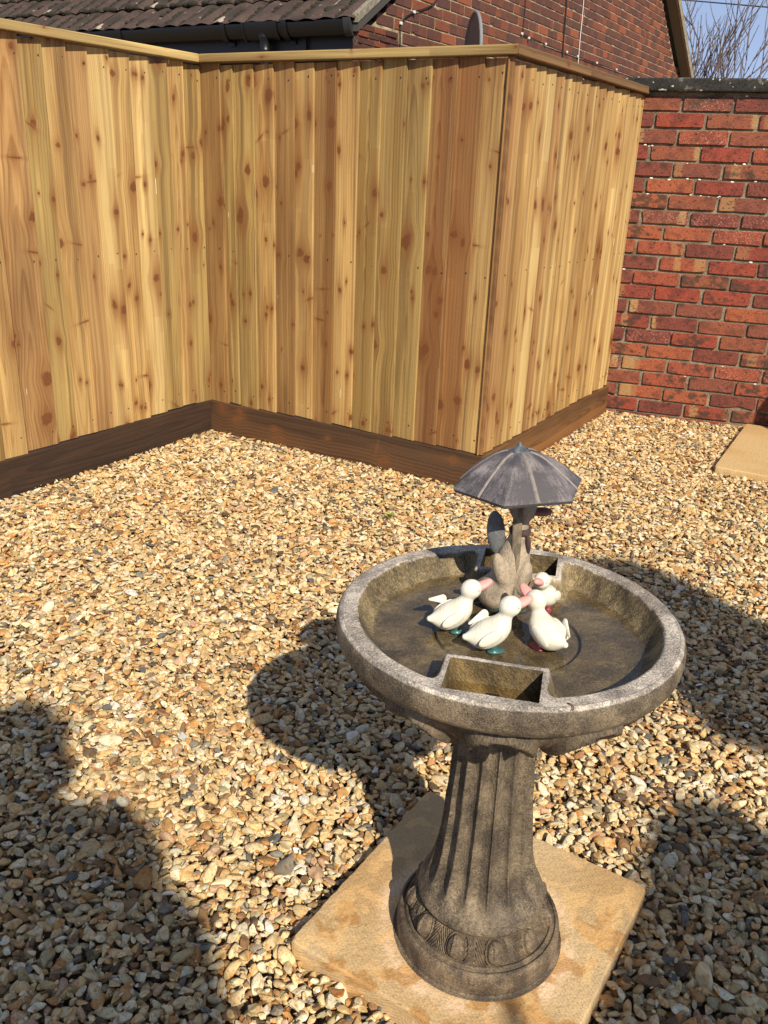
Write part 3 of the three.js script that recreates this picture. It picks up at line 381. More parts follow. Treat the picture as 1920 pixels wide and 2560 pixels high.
// ---------------------------------------------------------------- bare tree and overhead wire beyond the wall
{
  const base = ground(1700, 900).setY(0), dir = rayOf(1700, 150).setY(0).normalize(), P0 = dir.clone().multiplyScalar(15.5), right = V(-dir.z, 0, dir.x), t = thing('bare_tree', 'leafless tree with many thin upright twigs above the garden wall', 'tree', [P0.x, 0, P0.z]), r = rngFrom(88), br = [];
  const bark = std({ color: lin(0.12, 0.09, 0.085), roughness: 0.9 });
  part('trunk', tube([V(0, 0, 0), V(0.03, 0.6, 0), V(0, 1.15, 0.05)], 0.1, 0.07, 8, 10), bark, t);
  const shoot = (p, d, len, rad, depth) => { const pts = [p.clone()], cur = p.clone(), dd = d.clone(), n = 7, kids = []; for (let i = 1; i <= n; i++) { dd.add(V(rr(-0.1, 0.1, r), 0.10, rr(-0.1, 0.1, r))).normalize(); cur.addScaledVector(dd, len / n); pts.push(cur.clone()); if (depth && i > 0 && i < n && r() < 0.85) kids.push([cur.clone(), dd.clone(), i / n]); }
    br.push(tube(pts, rad, rad * 0.3, 10, 5)); for (let i = 1; i < 16; i++) { const c = new THREE.CatmullRomCurve3(pts).getPointAt(i / 16), g = new THREE.IcosahedronGeometry(rad * rr(0.7, 1.25, r) * (1 - 0.4 * i / 16), 0); g.scale(1, 1.7, 1); g.translate(c.x, c.y, c.z); br.push(onlyBasics(g)); }
    for (const [q, kd, f] of kids) { const s = r() < 0.5 ? 1 : -1, nd = kd.clone().addScaledVector(right, s * rr(0.25, 0.75, r)).addScaledVector(dir, rr(-0.5, 0.5, r)).add(V(0, rr(-0.05, 0.3, r), 0)).normalize(); shoot(q, nd, len * rr(0.4, 0.72, r) * (1.1 - 0.4 * f), rad * 0.66, depth - 1); } };
  for (let i = 0; i < 20; i++) { const a = (i / 20) * 2 - 1, d = right.clone().multiplyScalar(0.05 + a * 0.95).addScaledVector(dir, rr(-0.5, 0.5, r)).add(V(0, rr(0.55, 0.95, r), 0)).normalize(); shoot(V(0, 1.0 + r() * 0.2, 0.04), d, rr(1.5, 2.5, r), 0.017, 2); }
  part('branches', br, bark, t);
  const a = rayOf(1640, -6).multiplyScalar(22).add(camera.position), b = rayOf(1990, 24).multiplyScalar(19).add(camera.position), ext = b.clone().sub(a);
  const wire = new THREE.Mesh(tube([a.clone().addScaledVector(ext, -1.5), a, b, b.clone().addScaledVector(ext, 2)], 0.011, 0.011, 20, 6), std({ color: lin(0.03, 0.035, 0.045) })); wire.name = 'overhead_wire'; tag(wire, 'thin dark overhead wire crossing the blue sky above the bare tree', 'wire'); wire.castShadow = true; scene.add(wire);
}

// ---------------------------------------------------------------- paving slabs
const slabTex = (seed, stain) => tex(1024, 1024, (i, j) => { const u = i / 1024, v = j / 1024, f = fbm(u * 5 + seed, v * 5, 5), q = n2(u * 200 + seed, v * 200), s = n2(u * 420, v * 420 + seed), b = fbm(u * 2 + seed * 3, v * 2 + 8, 4);
  let c = mix3([190, 162, 120], [176, 142, 96], clamp((b - 0.4) * 3)); const grain = 0.5 + 0.5 * Math.sin((u * 0.8 + v * 0.6) * 520 + 2 * f); c = c.map((x) => x * (0.9 + 0.13 * q + 0.08 * s - 0.05 * grain)); if (q > 0.83 && s > 0.4) c = c.map((x) => x * 0.74);
  if (stain) c = stain(u, v, c, f, q, s); return c; }, true, THREE.ClampToEdgeWrapping);
const slabBump = tex(512, 512, (i, j) => { const u = i / 512, v = j / 512, g = Math.sin((u * 0.8 + v * 0.6) * 330) * Math.sin((u * 0.6 - v * 0.8) * 90), k = 120 + 24 * g + 90 * (tileNoise(u, v, 60, 6) - 0.5) + 70 * (tileNoise(u, v, 200, 16) - 0.5); return [k, k, k]; }, false);
function slab(label, pos, turn, w, d, th, map, seed) {
  const t = thing('paving_slab', label, 'paving slab', pos, turn), r = rngFrom(seed), nu = 40, c = 0.006, edge = (a) => 0.0022 * (n2(a * 55 + seed, 1.7) - 0.5) + 0.0016 * (n2(a * 160 + seed, 5.7) - 0.5);
  const ring = []; for (let k = 0; k < nu * 4; k++) { const s = Math.floor(k / nu), f = (k % nu) / nu; let x, z; if (s === 0) { x = -w / 2 + w * f; z = -d / 2 + edge(f); } else if (s === 1) { x = w / 2 + edge(f + 2); z = -d / 2 + d * f; } else if (s === 2) { x = w / 2 - w * f; z = d / 2 + edge(f + 4); } else { x = -w / 2 + edge(f + 6); z = d / 2 - d * f; } const cr = 0.01, ax = Math.abs(x) - (w / 2 - cr), az = Math.abs(z) - (d / 2 - cr); if (ax > 0 && az > 0) { const l = Math.hypot(ax, az) || 1, q = Math.min(1, cr / l); x = Math.sign(x) * (w / 2 - cr + ax * q); z = Math.sign(z) * (d / 2 - cr + az * q); } ring.push([x, z]); }
  const lv = [[1, -th], [1.0, -th * 0.5], [1.0, -0.006], [0.992, -0.0015], [0.982, 0], [0.85, 0.0004], [0.5, 0], [0, 0]], N = ring.length;
  const g = sheet(N, lv.length - 1, (u, v) => { const [x, z] = ring[Math.round(u * N) % N], [k, y] = lv[Math.round(v * (lv.length - 1))]; return V(x * k, y + (k > 0.99 ? 0.0015 * (n2(x * 90, z * 90 + y * 300) - 0.5) : 0), z * k); }, true); g.index.array.reverse(); g.computeVertexNormals();
  const p = g.attributes.position, uv = g.attributes.uv; for (let i = 0; i < p.count; i++) { const y = p.getY(i); uv.setXY(i, clamp(p.getX(i) / w * 0.98 + 0.5 + (y < -0.003 ? y * 2.3 * Math.sign(p.getX(i)) : 0), 0.003, 0.997), clamp(p.getZ(i) / d * 0.98 + 0.5 + (y < -0.003 ? y * 2.3 * Math.sign(p.getZ(i)) : 0), 0.003, 0.997)); }
  part('slab_stone', g, std({ map, bumpMap: slabBump, bumpScale: 0.0022, roughness: 0.86 }), t); return t;
}
const SLAB_Y = 0.03, BX = 0.1808, BZ = -1.1008, SLAB_TURN = turnTo(0.237, -0.382);
slab('square sandstone coloured slab under the bird bath', [0.1845, SLAB_Y, -1.1355], SLAB_TURN, 0.45, 0.45, 0.06, slabTex(3, (u, v, c, f, q, s) => { // pale salts round the foot, darker damp patches towards the near edge
  const x = (u - 0.5) * 0.45, z = (v - 0.5) * 0.45, r0 = Math.hypot(x + 0.033, z - 0.012), ringm = Math.exp(-(((r0 - 0.15) / 0.016) ** 2)) * clamp((f - 0.36) * 5); c = mix3(c, [222, 190, 158], 0.75 * clamp(ringm * (0.6 + q)));
  const wet = sstep(0.52, 0.6, fbm(u * 9 + 4, v * 9, 4)) * sstep(0.55, 0.75, -x * 2.2 + 0.55 + z * 1.2 + 0.25 * f); c = mix3(c, [146, 92, 34], 0.6 * wet * (0.5 + 0.5 * s)); const pale = sstep(0.56, 0.66, fbm(u * 14 + 40, v * 14, 4)); return mix3(c, [224, 178, 116], 0.4 * pale); }), 5);
{ const a = V(1.436, 0, -3.667), e1 = V(0.487, 0, -0.874), e2 = V(0.874, 0, 0.487), cen = a.clone().addScaledVector(e1, 0.43).addScaledVector(e2, 0.225); slab('smooth buff slab at the foot of the brick wall', [cen.x, 0.028, cen.z], turnTo(e2.x, e2.z), 0.45, 0.86, 0.05, slabTex(9, (u, v, c, f, q) => mix3([192, 162, 116], [184, 150, 100], clamp((fbm(u * 1.5, v * 6 + 3, 3) - 0.4) * 3)).map((x) => x * (0.93 + 0.1 * q))), 9); }

// ---------------------------------------------------------------- bird bath
const bathTint = (p, zone) => { // weathered cast stone: colour differs by patch, with grain
  const a = fbm(p.x * 30 + 5 + p.y * 14, p.z * 30 + p.y * 22, 4), b = n3(p.x * 160, p.y * 160, p.z * 160), c = n3(p.x * 420, p.y * 420, p.z * 420);
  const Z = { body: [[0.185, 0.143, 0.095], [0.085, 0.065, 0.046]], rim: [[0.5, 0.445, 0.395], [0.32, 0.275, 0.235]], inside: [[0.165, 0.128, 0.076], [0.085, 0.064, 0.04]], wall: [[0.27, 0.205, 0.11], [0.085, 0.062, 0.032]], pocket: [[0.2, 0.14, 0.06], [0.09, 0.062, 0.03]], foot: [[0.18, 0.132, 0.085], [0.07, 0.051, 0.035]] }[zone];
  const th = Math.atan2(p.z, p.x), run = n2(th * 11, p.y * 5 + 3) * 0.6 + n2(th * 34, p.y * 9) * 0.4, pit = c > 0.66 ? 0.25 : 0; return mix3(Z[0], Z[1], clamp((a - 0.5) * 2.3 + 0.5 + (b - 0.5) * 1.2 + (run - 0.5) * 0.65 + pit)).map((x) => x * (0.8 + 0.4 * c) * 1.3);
};
const bathMat = std({ color: lin(1, 1, 1), vertexColors: true, map: scaled(speck, 1, 1), bumpMap: scaled(grainBump, 1, 1), bumpScale: 0.0012, roughness: 0.74 });
const bath = thing('bird_bath', 'weathered brown stone bird bath with fluted pedestal and shallow round bowl', 'bird bath', [BX, SLAB_Y, BZ]);
const Y = (y) => y - SLAB_Y; // heights below are above the gravel
function lookup(pts, t) { const n = pts.length - 1, k = Math.min(n - 1, Math.floor(t * n)), f = t * n - k, P = (i) => pts[clamp(i, 0, n)], c = (a, b, c2, d) => 0.5 * (2 * b + (c2 - a) * f + (2 * a - 5 * b + 4 * c2 - d) * f * f + (3 * b - a - 3 * c2 + d) * f * f * f); const A0 = P(k - 1), B0 = P(k), C0 = P(k + 1), D0 = P(k + 2); return [c(A0[0], B0[0], C0[0], D0[0]), c(A0[1], B0[1], C0[1], D0[1])]; }
function metreUV(g, rRef, nu, s = 5) { const p = g.attributes.position, uv = g.attributes.uv, w = nu + 1; let len = 0; for (let i = 0; i < p.count; i += w) { if (i) len += Math.hypot(Math.hypot(p.getX(i), p.getZ(i)) - Math.hypot(p.getX(i - w), p.getZ(i - w)), p.getY(i) - p.getY(i - w)); for (let k = 0; k < w; k++) uv.setXY(i + k, uv.getX(i + k) * Math.round(Math.PI * 2 * rRef * s), len * s); } return g; }
{ // foot with its ring and band of eggs and leaves
  const prof = [[0.02, 0.0305], [0.134, 0.0305], [0.1362, 0.034], [0.1368, 0.05], [0.1362, 0.064], [0.1335, 0.0715], [0.1295, 0.0735], [0.1272, 0.0715], [0.1255, 0.0715], [0.1235, 0.0755], [0.1205, 0.0765], [0.1188, 0.0745], [0.117, 0.075], [0.1145, 0.0835], [0.110, 0.094], [0.1045, 0.104], [0.098, 0.111], [0.09, 0.113], [0.08, 0.113]];
  const n = 11, g = sheet(792, 110, (u, v) => { const [r0, y0] = lookup(prof, v), th = u * Math.PI * 2; let d = 0; const band = sstep(0.655, 0.69, v) * (1 - sstep(0.86, 0.9, v));
    if (band > 0) { const q = (u * n) % 1, side = q - 0.5, w = (v - 0.66) / 0.23, ew = 0.27, ex = side / ew, ey = (w - 0.5) / 0.56, e = Math.hypot(ex, ey); if (e < 1) d = 0.0098 * Math.sqrt(1 - e * e) - 0.0052 * Math.exp(-(((e - 0.82) / 0.07) ** 2)) + 0.004 * Math.exp(-(((ex + 0.18 + 0.2 * ey * ey) / 0.08) ** 2)) * (1 - e); else { const s = Math.min(q, 1 - q) , vee = Math.abs(((s * 16 + (w - 0.1) * 5.2) % 1) - 0.5); d = -0.001 + 0.0085 * vee - 0.003 * Math.exp(-(((e - 1.06) / 0.06) ** 2)) - 0.0022 * Math.exp(-((s / 0.012) ** 2)); } }
    const rough = 0.0006 * (n2(u * 300, v * 60) - 0.5); const k = (d * band) + rough; const rs = 0.965; return V(Math.cos(th) * (r0 * rs + k * 0.8), Y(y0 + k * 0.6), -Math.sin(th) * (r0 * rs + k * 0.8)); }, true, (p) => bathTint(p, 'foot'));
  part('foot', metreUV(g, 0.13, 792), bathMat, bath);
}
{ // fluted column flaring into the foot
  const prof = [[0.07, 0.1145], [0.097, 0.1145], [0.1025, 0.1185], [0.1035, 0.1245], [0.1005, 0.134], [0.0925, 0.149], [0.0865, 0.168], [0.081, 0.19], [0.0765, 0.22], [0.0725, 0.26], [0.0695, 0.3], [0.067, 0.34], [0.0645, 0.38], [0.0625, 0.42], [0.0605, 0.46], [0.0595, 0.495]], n = 16;
  const g = sheet(648, 90, (u, v) => { const [r0, y0] = lookup(prof, v), th = u * Math.PI * 2, q = ((u * n) % 1) * 2 - 1, e = 0.9, m = sstep(0.142, 0.178, y0 + 0.014 * (1 - q * q) - 0.008), fl = Math.abs(q) < e ? Math.sqrt(1 - (q / e) ** 2) : 0; const d = -0.002 - 0.0085 * fl * m * (r0 / 0.075) + 0.0007 * (n2(u * 260, y0 * 300) - 0.5) + 0.0012 * (n2(u * 40, y0 * 30) - 0.5); return V(Math.cos(th) * (r0 + d), Y(y0), -Math.sin(th) * (r0 + d)); }, true, (p) => bathTint(p, 'body'));
  part('column', metreUV(g, 0.075, 648), bathMat, bath);
}
const RIMY = 0.621, FLOOR = 0.585, E1 = [0.976, 0.217], E2 = [-0.217, 0.976]; // pocket axes in the bowl's plan
const pocketAt = [0.1815, -0.1765], PHL = 0.0585, PHD = 0.0365;
{
  const out = [[0.03, 0.486], [0.06, 0.486], [0.078, 0.487], [0.1, 0.491], [0.125, 0.499], [0.15, 0.510], [0.175, 0.526], [0.196, 0.546], [0.209, 0.564], [0.2135, 0.5725], [0.2165, 0.5735], [0.225, 0.5745], [0.2345, 0.579], [0.2405, 0.588], [0.2425, 0.6], [0.2418, 0.611], [0.238, 0.6185], [0.2335, RIMY]];
  const nOut = 64, rIn = []; for (let k = 0; k <= 16; k++) rIn.push(0.2325 - k * 0.00132); for (let r = 0.2108; r > 0.11; r -= 0.0024) rIn.push(r); rIn.push(0.1066, 0.1052, 0.1046, 0.1036, 0.1016, 0.1006, 0.1, 0.0985, 0.09, 0.075, 0.055, 0.03, 0.012, 0);
  const wallP = [[0, RIMY], [0.002, 0.6203], [0.004, 0.618], [0.007, 0.612], [0.011, 0.6045], [0.016, 0.5965], [0.022, 0.5905], [0.03, 0.5868], [0.04, FLOOR], [1, FLOOR]];
  const wallY = (d) => { if (d <= 0) return RIMY; for (let i = 1; i < wallP.length; i++) if (d < wallP[i][0]) { const a = wallP[i - 1], b = wallP[i]; return mix(a[1], b[1], (d - a[0]) / (b[0] - a[0])); } return FLOOR; };
  const inner = (x, z) => { const r = Math.hypot(x, z); let d = 0.2155 - r; const a = x * E1[0] + z * E1[1], b = x * E2[0] + z * E2[1]; const dx = Math.abs(a) - (PHL + 0.006), dz = (b > 0 ? 0.137 : 0.133) - Math.abs(b), rect = Math.max(dx, dz) > 0 ? Math.hypot(Math.max(dx, 0), Math.max(dz, 0)) : Math.max(dx, dz); const db = rect * 1.7; d = smin(d, db, 0.024); let y = wallY(d) + 0.0006 * (n2(x * 160 + 9, z * 160) - 0.5) + 0.001 * (n2(x * 30, z * 30 + 4) - 0.5); if (r > 0.1003 && r < 0.1048 && y < 0.6) y -= 0.005; if (r < 0.1 && y < 0.6) y += 0.0006; return y; };
  const nT = 432, nV = nOut + rIn.length - 1 + 1;
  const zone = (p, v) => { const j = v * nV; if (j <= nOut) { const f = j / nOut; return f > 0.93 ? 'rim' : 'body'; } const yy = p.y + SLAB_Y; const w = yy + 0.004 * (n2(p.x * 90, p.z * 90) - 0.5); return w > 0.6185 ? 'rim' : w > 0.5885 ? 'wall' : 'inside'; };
  const g = sheet(nT, nV, (u, v) => { const th = u * Math.PI * 2, j = Math.round(v * nV), cx = Math.cos(th), cz = -Math.sin(th);
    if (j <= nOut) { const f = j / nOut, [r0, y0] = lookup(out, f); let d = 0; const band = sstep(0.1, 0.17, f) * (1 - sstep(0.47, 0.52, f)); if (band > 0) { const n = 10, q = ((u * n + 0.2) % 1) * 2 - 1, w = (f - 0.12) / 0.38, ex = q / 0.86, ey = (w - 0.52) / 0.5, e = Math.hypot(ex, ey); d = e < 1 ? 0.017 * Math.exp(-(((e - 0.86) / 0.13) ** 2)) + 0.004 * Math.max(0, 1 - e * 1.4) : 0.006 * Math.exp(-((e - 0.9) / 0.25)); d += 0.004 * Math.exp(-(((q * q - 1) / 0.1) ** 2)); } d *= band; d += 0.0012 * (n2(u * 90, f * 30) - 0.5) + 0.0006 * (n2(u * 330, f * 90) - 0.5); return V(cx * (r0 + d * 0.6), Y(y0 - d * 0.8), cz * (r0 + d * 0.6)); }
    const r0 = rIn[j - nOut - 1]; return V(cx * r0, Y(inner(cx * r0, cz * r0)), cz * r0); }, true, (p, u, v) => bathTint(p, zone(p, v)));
  { const p = g.attributes.position, uv = g.attributes.uv, sv = Array.from({ length: p.count }, (_, i) => [p.getX(i) * 5, p.getZ(i) * 5]); metreUV(g, 0.24, nT); for (let i = 0; i < p.count; i++) if (Math.floor(i / (nT + 1)) > nOut) uv.setXY(i, ...sv[i]); }
  // cut the two pump pockets out of the bowl
  let cur = new Brush(g.toNonIndexed(), bathMat); cur.updateMatrixWorld(); const ev = new Evaluator(); ev.attributes = ['position', 'normal', 'uv', 'color']; ev.useGroups = false;
  for (const c of pocketAt) { const b = new THREE.BoxGeometry(PHL * 2, 0.08, PHD * 2, 24, 14, 14).toNonIndexed(), p = b.attributes.position, col = new Float32Array(p.count * 3), uv = b.attributes.uv, a = Math.atan2(-E1[1], E1[0]); b.rotateY(a); b.translate(E2[0] * c, Y(0.572 + 0.04), E2[1] * c); for (let i = 0; i < p.count; i++) { const q = V(p.getX(i), p.getY(i), p.getZ(i)); col.set(bathTint(q, 'pocket'), i * 3); uv.setXY(i, q.x * 5 + q.y * 3, q.z * 5 + q.y * 4); } b.setAttribute('color', new THREE.BufferAttribute(col, 3)); const B = new Brush(b, bathMat); B.updateMatrixWorld(); cur = ev.evaluate(cur, B, SUBTRACTION); cur.updateMatrixWorld(); }
  const bg = cur.geometry.clone(); bg.clearGroups(); part('bowl', bg, bathMat, bath);
  { const q = ground(1232, 1736, 0.574), h = new THREE.CylinderGeometry(0.009, 0.0095, 0.005, 24); h.translate(q.x - BX, Y(0.5745), q.z - BZ); part('drain', h, std({ color: lin(0.012, 0.012, 0.012), roughness: 0.5 }), bath); }
  // shallow water left in the bowl
  const wt = new THREE.Mesh((() => { const q = new THREE.RingGeometry(0.002, 0.197, 96, 12); q.rotateX(-Math.PI / 2); const uv = q.attributes.uv, p = q.attributes.position; for (let i = 0; i < p.count; i++) uv.setXY(i, p.getX(i) * 4, p.getZ(i) * 4); return q; })(), new THREE.MeshPhysicalMaterial({ color: lin(0.94, 0.9, 0.8), roughness: 0.03, transmission: 1, thickness: 0, ior: 1.33, bumpMap: scaled(tex(256, 256, (i, j) => { const k = 255 * tfbm(i / 256, j / 256, 8, 3, 3); return [k, k, k]; }, false), 1, 1), bumpScale: 0.0012 }));
  wt.name = 'water'; wt.userData.kind = 'structure'; wt.position.set(BX, 0.5888, BZ); wt.receiveShadow = true; scene.add(wt);
}

// ---------------------------------------------------------------- ducks and umbrella
const creamMap = tex(256, 256, (i, j) => { const u = i / 256, v = j / 256, f = tfbm(u, v, 5, 3, 4), q = tileNoise(u, v, 90, 6); let c = mix3([212, 207, 192], [190, 177, 152], clamp((f - 0.45) * 2.6)); c = c.map((x) => x * (0.96 + 0.07 * q)); if (q > 0.95) c = mix3(c, [120, 96, 60], 0.5); return c; });
const D = { cream: std({ map: creamMap, roughness: 0.8, bumpMap: grainBump, bumpScale: 0.0004 }), pink: std({ color: lin(0.72, 0.27, 0.26), roughness: 0.55, map: scaled(speck, 2, 2) }), paleInk: 0, teal: std({ color: lin(0.03, 0.1, 0.1), roughness: 0.35 }), crimson: std({ color: lin(0.2, 0.035, 0.05), roughness: 0.4 }), eye: std({ color: lin(0.5, 0.43, 0.32), roughness: 0.6 }) };
D.pink = std({ color: lin(0.70, 0.30, 0.27), roughness: 0.6, bumpMap: grainBump, bumpScale: 0.0004 });
const duckBody = sdfMesh((x, y, z) => { // faces +x, origin between the feet
  const az = Math.abs(z); let d = ell(x, y, z, -0.002, 0.0325, 0, 0.0275, 0.0185, 0.0205, 0.42); d = smin(d, cone(x, y, z, [-0.014, 0.027, 0], [-0.0375, 0.0285, 0], 0.0135, 0.0042), 0.012); d = smin(d, cone(x, y, z, [0.012, 0.044, 0], [0.0205, 0.062, 0], 0.0115, 0.0082), 0.008); d = smin(d, ell(x, y, z, 0.0222, 0.0685, 0, 0.0152, 0.0142, 0.0135, 0.2), 0.0035);
  d = Math.min(d, smin(d, ell(x, y, az, -0.0085, 0.0335, 0.0192, 0.0185, 0.0088, 0.0042, 0.5), 0.0006)); d = smin(d, ell(x, y, az, 0.030, 0.0715, 0.0108, 0.0032, 0.0026, 0.0014, 0.2), 0.0006); return d; }, -0.005, 0.043, 0, 0.047, 84);
const wingOut = sdfMesh((x, y, z) => cone(x, y, z * 2.3, [0.008, 0, 0], [-0.017, 0.001, 0], 0.0066, 0.002), -0.002, 0, 0, 0.022, 44);
const beakG = sdfMesh((x, y, z) => smin(ell(x, y, z, 0.0385, 0.0725, 0, 0.0145, 0.0052, 0.0085, 0.42), cone(x, y, z, [0.032, 0.0695, 0], [0.049, 0.0775, 0], 0.0072, 0.0046), 0.003), 0.04, 0.073, 0, 0.018, 40);
const footG = mergeGeometries([-1, 1].map((s) => sdfMesh((x, y, z) => smin(ell(x, y, z, 0.004, 0.0028, s * 0.009, 0.0125, 0.0035, 0.0072), cone(x, y, z, [0.001, 0.003, s * 0.009], [0.0, 0.019, s * 0.008], 0.005, 0.0055), 0.003), 0, 0.009, s * 0.009, 0.018, 30)));
const eyeG = mergeGeometries([new THREE.TorusGeometry(0.0019, 0.0005, 6, 16), new THREE.SphereGeometry(0.0011, 8, 6)].map((g) => g.toNonIndexed()));
function duckling(label, rx, rz, turn, feet, wing, scale = 1) {
  const t = thing('duckling_figure', label, 'duckling', [BX + rx, FLOOR + 0.0005, BZ + rz], turn, 'duckling figures on the bird bath'); t.scale.setScalar(scale);
  const b = part('body', duckBody, D.cream, t), k = part('beak', beakG, D.pink, t), f = part('feet', footG, feet, t); for (const o of [b, k]) o.position.y = -0.005; if (wing) { const w = part('wing', wingOut, D.cream, t); w.position.set(wing[0], wing[1], wing[2]); w.rotation.set(wing[3], wing[4], wing[5], 'YXZ'); } for (const q of [-1, 1]) { const e = part('eye', eyeG, D.eye, t); e.position.set(0.0295, 0.0665, 0.0117 * q); e.rotation.set(0, q * 0.45, 0); } return t;
}
duckling('cream duckling figure with teal feet and raised wing, farthest from the pink footed duckling', -0.075, -0.004, 0.30, D.teal, [-0.017, 0.041, -0.0215, -0.4, 0.4, -0.2], 1.0);
duckling('cream duckling figure standing against the open stone pocket, beak towards its neighbour', -0.027, 0.046, 0.26, D.teal, [-0.012, 0.0405, -0.018, -0.4, 0.15, 0.4], 1.03);
duckling('cream duckling figure turned tail outwards with its back showing between its wings', 0.047, 0.036, 2.2, D.crimson, [-0.016, 0.033, 0.0225, 0.3, -0.4, 0.35], 1.02);
duckling('small cream duckling figure with pink feet facing outwards beside the mother duck', 0.064, -0.078, 4.2, D.crimson, null, 0.9);
{ // mother duck, upright, seen from behind; local x = picture right, z = towards the camera
  const mx = BX + 0.008, mz = BZ - 0.082, yaw = Math.atan2(mx, -mz), t = thing('duck_figure', 'tall grey mother duck figure standing upright behind the ducklings', 'duck', [mx, FLOOR + 0.0005, mz], -yaw);
  const stone = std({ map: tex(256, 256, (i, j) => { const u = i / 256, v = j / 256, f = tfbm(u, v, 6, 3, 5), q = tileNoise(u, v, 100, 7); return mix3([156, 140, 120], [92, 82, 74], clamp((f - 0.42) * 3)).map((x) => x * (0.9 + 0.2 * q)); }), roughness: 0.75, bumpMap: grainBump, bumpScale: 0.0012 });
  part('body', sdfMesh((x, y, z) => { let d = ell(x, y, z, 0.0, 0.048, 0, 0.031, 0.046, 0.03, 1.5); d = ell(x, y, z, 0.004, 0.05, -0.002, 0.028, 0.046, 0.028); d = smin(d, ell(x, y, z, -0.016, 0.024, 0.004, 0.028, 0.024, 0.03), 0.014); d = smin(d, cone(x, y, z, [-0.02, 0.026, -0.004], [-0.066, 0.018, -0.012], 0.015, 0.004), 0.012); d = smin(d, cone(x, y, z, [0.008, 0.085, -0.004], [0.011, 0.12, -0.008], 0.018, 0.0115), 0.012); d = smin(d, ell(x, y, z, 0.012, 0.141, -0.012, 0.02, 0.0175, 0.0175), 0.006);
    d = smin(d, ell(x, y, z, 0.021, 0.052, 0.016, 0.0125, 0.026, 0.013, -0.2), 0.003); d = smin(d, ell(x, y, z, -0.011, 0.06, 0.02, 0.011, 0.028, 0.011, 0.35), 0.003); return d; }, -0.01, 0.08, 0, 0.085, 96), stone, t);
  part('wing', sdfMesh((x, y, z) => ell(x, y, z, -0.024, 0.106, -0.006, 0.0135, 0.031, 0.006, 0.16), -0.024, 0.106, -0.006, 0.036, 44), std({ color: lin(0.19, 0.2, 0.22), roughness: 0.6, map: scaled(speck, 2, 2) }), t);
  part('beak', sdfMesh((x, y, z) => ell(x, y, z, 0.038, 0.139, -0.013, 0.0165, 0.0055, 0.011, 0.08), 0.038, 0.139, -0.013, 0.022, 30), std({ color: lin(0.2, 0.085, 0.075), roughness: 0.6 }), t);
  part('scarf', sdfMesh((x, y, z) => { const a = Math.hypot(Math.hypot((x - 0.0105), (z + 0.007)) - 0.0125, (y - 0.112) * 0.7) - 0.0035; return smin(a, ell(x, y, z, 0.024, 0.098, 0.006, 0.004, 0.014, 0.004, 0.1), 0.003); }, 0.012, 0.104, 0, 0.028, 44), std({ color: lin(0.09, 0.05, 0.05), roughness: 0.8, map: scaled(speck, 2, 2) }), t);
  part('base_rock', sdfMesh((x, y, z) => smin(ell(x, y, z, -0.002, 0.004, 0.012, 0.026, 0.012, 0.02), ell(x, y, z, 0.016, 0.002, 0.0, 0.022, 0.008, 0.018), 0.006), 0, 0.004, 0.006, 0.034, 40), std({ color: lin(0.05, 0.07, 0.06), roughness: 0.5, map: scaled(speck, 2, 2) }), t);
  // umbrella she holds
  t.scale.y = 1.11; const tip = 0.846, um = thing('stone_umbrella', 'grey stone umbrella with pale ribs and blue grey pointed cap over the ducks', 'umbrella', [mx + 0.011, FLOOR, mz], -yaw), RU = 0.097, H = 0.05, top = tip - 0.012 - FLOOR;
  const dome = (s) => top - H * (1 - Math.cos(s * 1.5)) / (1 - Math.cos(1.5)), oct = (th) => { const q = Math.PI / 3, m = ((th % q) + q) % q; return Math.cos(q / 2) / Math.cos(m - q / 2); };
  const umMap = tex(512, 512, (i, j) => { const u = i / 512, v = j / 512, f = tfbm(u, v, 5, 3, 4), str = tileNoise(u * 1, v * 0.12, 160, 9), q = tileNoise(u, v, 170, 5), k = clamp((f - 0.4) * 2.2 + (str - 0.5) * 0.5 + (q - 0.5) * 0.5 + 0.1); return mix3([70, 66, 69], [138, 128, 127], k); });
  const umMat = std({ map: umMap, bumpMap: scaled(grainBump, 2, 2), bumpScale: 0.0006, roughness: 0.62 });
  const rot0 = -1.73, shell = (off) => sheet(128, 24, (u, v) => { const th = u * Math.PI * 2, s = 0.1 + 0.9 * v, r = RU * s * mix(1, oct(th), sstep(0.1, 0.6, s)), sag = 0; return V(Math.cos(th + rot0) * (r - off * 0.5), dome(s) - off - sag, -Math.sin(th + rot0) * (r - off * 0.5)); }, true);
  const outer = shell(0), inn = shell(0.005); outer.index.array.reverse(); outer.computeVertexNormals();
  { const idx = outer.index.array; } const lip = sheet(128, 1, (u, v) => { const th = u * Math.PI * 2, r = RU * oct(th), sag = 0; return V(Math.cos(th + rot0) * (r - v * 0.0025), dome(1) - sag - v * 0.005, -Math.sin(th + rot0) * (r - v * 0.0025)); }, true);
  for (const g of [outer, inn]) { const uv = g.attributes.uv; for (let i = 0; i < uv.count; i++) uv.setXY(i, uv.getX(i) * 2, uv.getY(i) * 0.7); }
  const canopy = part('canopy', mergeGeometries([outer, inn, lip].map((g) => g.toNonIndexed())), umMat, um);
  const ribMat = std({ color: lin(0.33, 0.29, 0.265), roughness: 0.7, map: scaled(speck, 3, 3) });
  for (let k = 0; k < 6; k++) { const th0 = (k + 0.5) * Math.PI / 3; const g = sheet(4, 20, (u, v) => { const s = 0.16 + 0.845 * v, w = (u - 0.5) * 0.0062, r = RU * s * mix(1, oct(th0), sstep(0.1, 0.6, s)), sag = 0, h = 0.0016 * Math.sqrt(Math.max(0, 1 - (2 * u - 1) ** 4)) - 0.0004, a = th0 + rot0; return V(Math.cos(a) * (r + h * 0.5) + Math.sin(a) * w, dome(s) - sag + h, -Math.sin(a) * (r + h * 0.5) + Math.cos(a) * w); }); part('rib', g, ribMat, canopy); }
